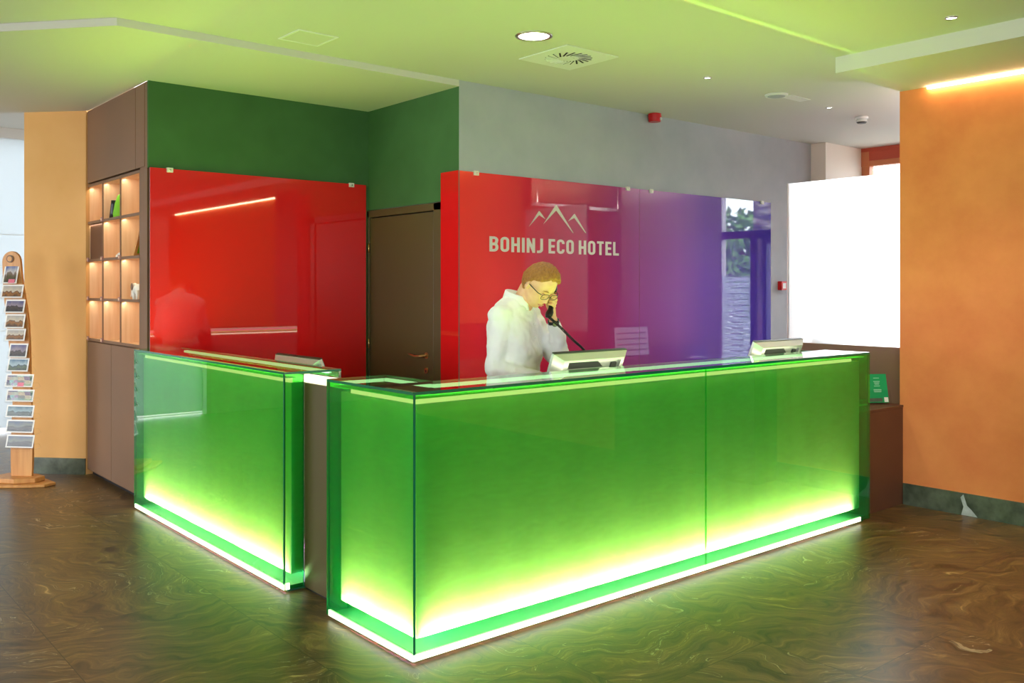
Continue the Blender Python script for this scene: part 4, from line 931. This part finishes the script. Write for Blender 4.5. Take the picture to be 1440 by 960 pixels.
for k in range(4):
    p0 = mid + outw*.040 - side*.010 - ax_*(-.029+.0195*k)
    m.limb(LWr+(p0-LWr)*.10+ax_*(.010-.007*k), p0, .017, .0125, 'skin', 10)
    p1 = p0+side*(.030, .033, .034, .031)[k]-outw*.004; p2 = p1-outw*.030+side*.006; p3 = p2-outw*.010-side*.016
    m.limb(p0, p1, .0105, .0095, 'skin', 10); m.limb(p1, p2, .0093, .0085, 'skin', 10); m.limb(p2, p3, .0083, .0075, 'skin', 10)
q0 = LWr+Vector((0, 0, .022))-side*.008; q1 = mid-side*.032+outw*.022+ax_*.004; q2 = mid-side*.028-outw*.004-ax_*.026; q3 = q2-ax_*.022+side*.010
m.limb(q0, q1, .0165, .0125, 'skin', 10); m.limb(q1, q2, .0118, .0105, 'skin', 10); m.limb(q2, q3, .010, .0088, 'skin', 10)
hand(m, RWr+(RWr-RE).normalized()*.015, RWr+(RWr-RE).normalized()*.10, Vector((1, .3, 0)).normalized(), Vector((0, -.3, -1)).normalized(), Vector((1, 0, -.2)).normalized())
body = m.build('body', person); vox(body, .0036, 3, .5)

# clothes
def ring(c, rl, rf, n=32, p=2.4, tilt=0):
    o_ = []
    for k in range(n):
        a = 2*PI*k/n; ca, sa = math.cos(a), math.sin(a)
        x = rl*math.copysign(abs(ca)**(2/p), ca); y = rf*math.copysign(abs(sa)**(2/p), sa)
        o_.append(B(c[0]+x, c[1]+y, c[2]+tilt*y))
    return o_
m = MB()
m.loft([ring((0, -.01, .90), .178, .128), ring((0, -.01, 1.0), .176, .130), ring((0, .005, 1.08), .172, .135), ring((0, .01, 1.18), .176, .138), ring((0, .006, 1.28), .188, .134),
        ring((0, .0, 1.37), .195, .122), ring((0, -.002, 1.43), .175, .105), ring((0, .004, 1.475), .125, .088), ring((0, .015, 1.505), .082, .074), ring((0, .02, 1.52), .07, .066)], 'shirt')
def sleeve(p0, p1, r0, r1, bulge=0):
    m.limb(p0, p1, r0, r1, 'shirt', 18)
    for k in range(1, 5):
        t_ = k/5; c = Vector(p0).lerp(Vector(p1), t_); m.ball(c, (r0*(1-t_)+r1*t_)*(1.06 if k % 2 else .98), 'shirt', 18, 10)
sleeve(RS+Vector((.02, 0, -.006)), RE, .070, .058); sleeve(RE, RWr.lerp(RE, .12), .058, .045)
sleeve(LS+Vector((-.02, 0, -.006)), LE, .072, .060); sleeve(LE, LWr.lerp(LE, .16), .060, .040)
m.limb(B(-.10, 0, 1.445), RS, .062, .064, 'shirt'); m.limb(B(.10, 0, 1.445), LS, .062, .064, 'shirt')
shirt = m.build('shirt', person); vox(shirt, .008, 5, .5)
tx = bpy.data.textures.new('cloth_folds', 'CLOUDS'); tx.noise_scale = .11; tx.noise_depth = 2
d_ = shirt.modifiers.new('folds', 'DISPLACE'); d_.texture = tx; d_.strength = .034; d_.mid_level = .5; d_.texture_coords = 'LOCAL'
tx2 = bpy.data.textures.new('small_folds', 'STUCCI'); tx2.noise_scale = .05
d_ = shirt.modifiers.new('small_folds', 'DISPLACE'); d_.texture = tx2; d_.strength = .005; d_.mid_level = .5; d_.texture_coords = 'LOCAL'
# collar: a standing band with folded leaves
m = MB(); n = 30; inner, outer_, low = [], [], []
for k in range(n+1):
    a = math.radians(-90+22) + (2*PI-math.radians(44))*k/n      # opening at the front
    ca, sa = math.cos(a), math.sin(a)      # sa=-1 at front
    fr = .030 - sa*.068; li = ca*.068
    zt_ = 1.536 + .024*sa; 
    inner.append(B(li*.98, fr-.004+.004, zt_)); outer_.append(B(li*1.09, .030-sa*.076, zt_-.002))
    dz = .052 + (.022 if k in (0, n, 1, n-1) else .0); low.append(B(li*1.26, .030-sa*.094, zt_-dz))
band = [B(math.cos(math.radians(-68)+(2*PI-math.radians(44))*k/n)*.074, .022-math.sin(math.radians(-68)+(2*PI-math.radians(44))*k/n)*.074, 1.49) for k in range(n+1)]
v = inner+outer_+low+band; N1 = n+1
m.faces(v, [(k, k+1, N1+k+1, N1+k) for k in range(n)] + [(N1+k, N1+k+1, 2*N1+k+1, 2*N1+k) for k in range(n)] + [(3*N1+k, 3*N1+k+1, k+1, k) for k in range(n)], 'shirt', True)
o = m.build('collar', person); sd_ = o.modifiers.new('solid', 'SOLIDIFY'); sd_.thickness = .004
for k in range(4):
    m = MB(); c = B(0.0, .142, 1.36-.075*k); m.cyl(c+Vector((0, .006, 0)), c-Vector((0, .004, 0)), .0055, .0055, 'white_plastic', 12); m.build('button', person)
m = MB()
m.loft([ring((0, -.01, 1.02), .170, .122), ring((0, -.012, .95), .178, .130), ring((0, -.01, .86), .182, .128), ring((0, -.005, .80), .176, .12)], 'trousers')
for s in (-1, 1): m.limb(B(s*.09, -.01, .88), B(s*.12, .02, .5), .098, .075, 'trousers'); m.limb(B(s*.12, .02, .5), B(s*.13, -.02, .11), .074, .062, 'trousers')
tr_ = m.build('trousers', person); vox(tr_, .012, 4)
for s in (-1, 1):
    m = MB(); m.ball(B(s*.135, .05, .045), (.05, .135, .05), 'leather', 20, 12); m.box(B(s*.135-.048, -.08, 0), B(s*.135+.048, .18, .02), 'leather'); m.build('shoe', person, .008)
# hair
m = MB()
hf = headfn(.0)
def hairfn(d0, q0):
    d = Vector((d0.x, -d0.y, d0.z)); base = hf(d0, q0)
    nn = noise.noise(Vector((d0.x*7, d0.y*7, d0.z*4)))*.005 + noise.noise(Vector((d0.x*26, d0.y*9, d0.z*14)))*.0035
    tb = [(-1, -.55), (-.3, -.50), (-.12, -.10), (.05, .16), (.3, .34), (.5, .42), (.62, .64), (1, .80)]; line = .66
    for (a0, c0), (a1, c1) in zip(tb, tb[1:]):
        if a0 <= d.y <= a1: line = c0+(c1-c0)*(d.y-a0)/(a1-a0); break
    line += noise.noise(Vector((d0.x*9, d0.y*9, 1)))*.09 + .10*max(0, d.y)*(-d.x) - .12*max(0, d.y)*max(0, d.x-.2)
    k = max(0, min(1, (d.z-line)/.16)); off = -.010 + k*(.023+nn+.010*max(0, d.z)*max(0, d.y+.3))
    return base + Vector((d.x, -d.y, d.z))*off
m.ball(HCn, 1, 'hair', 120, 90, HM, hairfn); hair = m.build('hair', person)
# glasses
g = MB()
for s in (-1, 1):
    pts = [HP(s*.034+.026*math.copysign(abs(math.cos(a))**.7, math.cos(a)), .098-.10*abs(s*.034+.026*math.cos(a))**1.4, .006+.0165*math.copysign(abs(math.sin(a))**.7, math.sin(a))) for a in [2*PI*k/24 for k in range(25)]]
    g.tube(pts, .0017, 'black_plastic', 8)
    g.tube([HP(s*.060, .088, .013), HP(s*.078, .075, .014), HP(s*.083, .03, .010), HP(s*.084, -.005, .006), HP(s*.082, -.02, -.012)], .0026, 'black_plastic', 8)
g.tube([HP(-.009, .103, .008), HP(0, .106, .011), HP(.009, .103, .008)], .0022, 'black_plastic', 8)
gl = g.build('glasses', person)
# brows, eyes, lips
for s in (-1, 1):
    m = MB(); m.tube([HP(s*.018, .0905, .031), HP(s*.034, .0895, .036), HP(s*.052, .079, .031)], [.002, .0028, .0012], 'hair', 8); m.build('eyebrow', person)
    m = MB(); m.ball(HP(s*.032, .0800, .003), .0110, 'skin', 16, 12); m.tube([HP(s*.021, .0865, -.003), HP(s*.027, .0905, -.0055), HP(s*.034, .0905, -.006), HP(s*.043, .0845, -.003)], [.0008, .0014, .0014, .0008], 'hair', 6); m.build('eyelid', person)
M['lip'] = pbr('lips', s2l((206, 140, 116)), .5)
m = MB(); m.tube([HP(-.022, .0795, -.059), HP(-.010, .0895, -.057), HP(0, .0905, -.058), HP(.010, .0895, -.057), HP(.022, .0795, -.059)], [.001, .003, .003, .003, .001], 'lip', 8)
m.tube([HP(-.018, .080, -.063), HP(0, .0888, -.065), HP(.018, .080, -.063)], [.001, .0036, .001], 'lip', 8); m.build('lips', person)
# watch
wd = (LWr-LE).normalized(); wc = LWr - wd*.018; wa = wd.orthogonal().normalized(); wb = wd.cross(wa)
m = MB(); n = 28; R0 = [wc-wd*.010+(wa*math.cos(2*PI*k/n)+wb*math.sin(2*PI*k/n))*.034 for k in range(n)]; R1 = [p+wd*.020 for p in R0]
R2 = [wc+wd*.010+(wa*math.cos(2*PI*k/n)+wb*math.sin(2*PI*k/n))*.030 for k in range(n)]; R3 = [p-wd*.020 for p in R2]
v = R0+R1+R2+R3; m.faces(v, [(i*n+k, i*n+(k+1) % n, ((i+1) % 4)*n+(k+1) % n, ((i+1) % 4)*n+k) for i in range(4) for k in range(n)], 'leather', True)
camdir = (CAM-wc).normalized(); fd = (Vector((-.55, -.8, .1))); fd = (fd-wd*fd.dot(wd)).normalized()
m.cyl(wc+fd*.030, wc+fd*.040, .017, .016, 'black_plastic', 24); m.cyl(wc+fd*.0402, wc+fd*.0408, .013, .013, 'steel', 24); m.build('wristwatch', person)
# handset held at the ear
t = thing('telephone_handset', 'black telephone handset held at the ear of the man in white', 'telephone', mid)
m = MB(); hs = []
for k in range(13):
    s = k/12; c = PA.lerp(PBt, -.12+1.24*s) + outw*(.018 + .014*math.sin(PI*s))
    wd_ = .021 if (k < 3 or k > 9) else .0155; th = .017 if (k < 3 or k > 9) else .0105
    if k in (0, 12): wd_ *= .7; th *= .7
    hs.append([c+side*wd_*math.copysign(abs(math.cos(a))**.6, math.cos(a))+outw*th*math.copysign(abs(math.sin(a))**.6, math.sin(a)) for a in [2*PI*q/20 for q in range(20)]])
m.loft(hs, 'black_plastic'); m.build('handle', t)
def seen(px, py, d):
    r = Vector((math.sin(TH), -math.cos(TH), 0)); f = Vector((math.cos(TH), math.sin(TH), 0)); return CAM + (r*((px-720)/F_) + f - Vector((0, 0, (py-405)/F_)))*d
c0 = PBt + ax_*.012 + outw*.012; P3 = [c0, seen(787, 459, 5.14), seen(804, 476, 5.2), seen(822, 493, 5.24), seen(840, 520, 5.3), Vector((2.0, .60, .80))]
# catmull sampling for the coiled cord
def cr(ps, t):
    n = len(ps)-1; i = min(int(t*n), n-1); u = t*n-i; p0, p1, p2, p3 = ps[max(i-1, 0)], ps[i], ps[i+1], ps[min(i+2, n)]
    return .5*((2*p1)+(p2-p0)*u+(2*p0-5*p1+4*p2-p3)*u*u+(3*p1-p0-3*p2+p3)*u**3)
pts = []; NT = 110
for k in range(NT*10+1):
    u = k/(NT*10); c = cr(P3, u); d_ = (cr(P3, min(1, u+.01))-cr(P3, max(0, u-.01))).normalized(); a_ = d_.cross(Vector((0, 1, .3))).normalized(); b_ = d_.cross(a_); w_ = 2*PI*k/10
    rr_ = .0065*min(1, u*20, (1-u)*20); pts.append(c+(a_*math.cos(w_)+b_*math.sin(w_))*rr_)
m = MB(); m.tube(pts, .0017, 'black_plastic', 5); m.build('coiled_cord', t)

# ------------------------------------------------------------------ daylight
w = bpy.data.worlds.new('sky'); bpy.context.scene.world = w; w.use_nodes = True
nt = w.node_tree; bg = nt.nodes['Background']; bg.inputs[0].default_value = (.86, .93, 1, 1); bg.inputs[1].default_value = 9
def portal(loc, rot, sx, sy):
    o = area('window_portal', loc, rot, sx, sy, 1, (1, 1, 1)); o.data.cycles.is_portal = True
portal((7.6, 1.25, 1.5), (0, PI/2, 0), 2.95, 1.7)
portal((-7.2, -3.0, 1.65), (0, -PI/2, 0), 2.1, 4.0)
portal((-7.2, 5.55, 1.55), (0, -PI/2, 0), 2.9, 5.0)
portal((-1.0, -8.2, 1.65), (PI/2, 0, 0), 4.0, 2.1)

# ------------------------------------------------------------------ camera and view
cam = bpy.data.cameras.new('camera'); co = bpy.data.objects.new('camera', cam); C.objects.link(co)
co.location = CAM; co.rotation_euler = (PI/2, 0, TH-PI/2)
cam.sensor_width = 36; cam.lens = F_/1440*36; cam.shift_y = -75/1440; cam.clip_start = .05
sc = bpy.context.scene; sc.camera = co
sc.view_settings.view_transform = 'Standard'; sc.view_settings.look = 'None'; sc.view_settings.gamma = 1; sc.view_settings.use_curve_mapping = False
sc.view_settings.exposure = 0.25
sc.cycles.transparent_max_bounces = 24; sc.cycles.max_bounces = 10; sc.cycles.diffuse_bounces = 5; sc.cycles.glossy_bounces = 5
sc.cycles.sample_clamp_indirect = 6
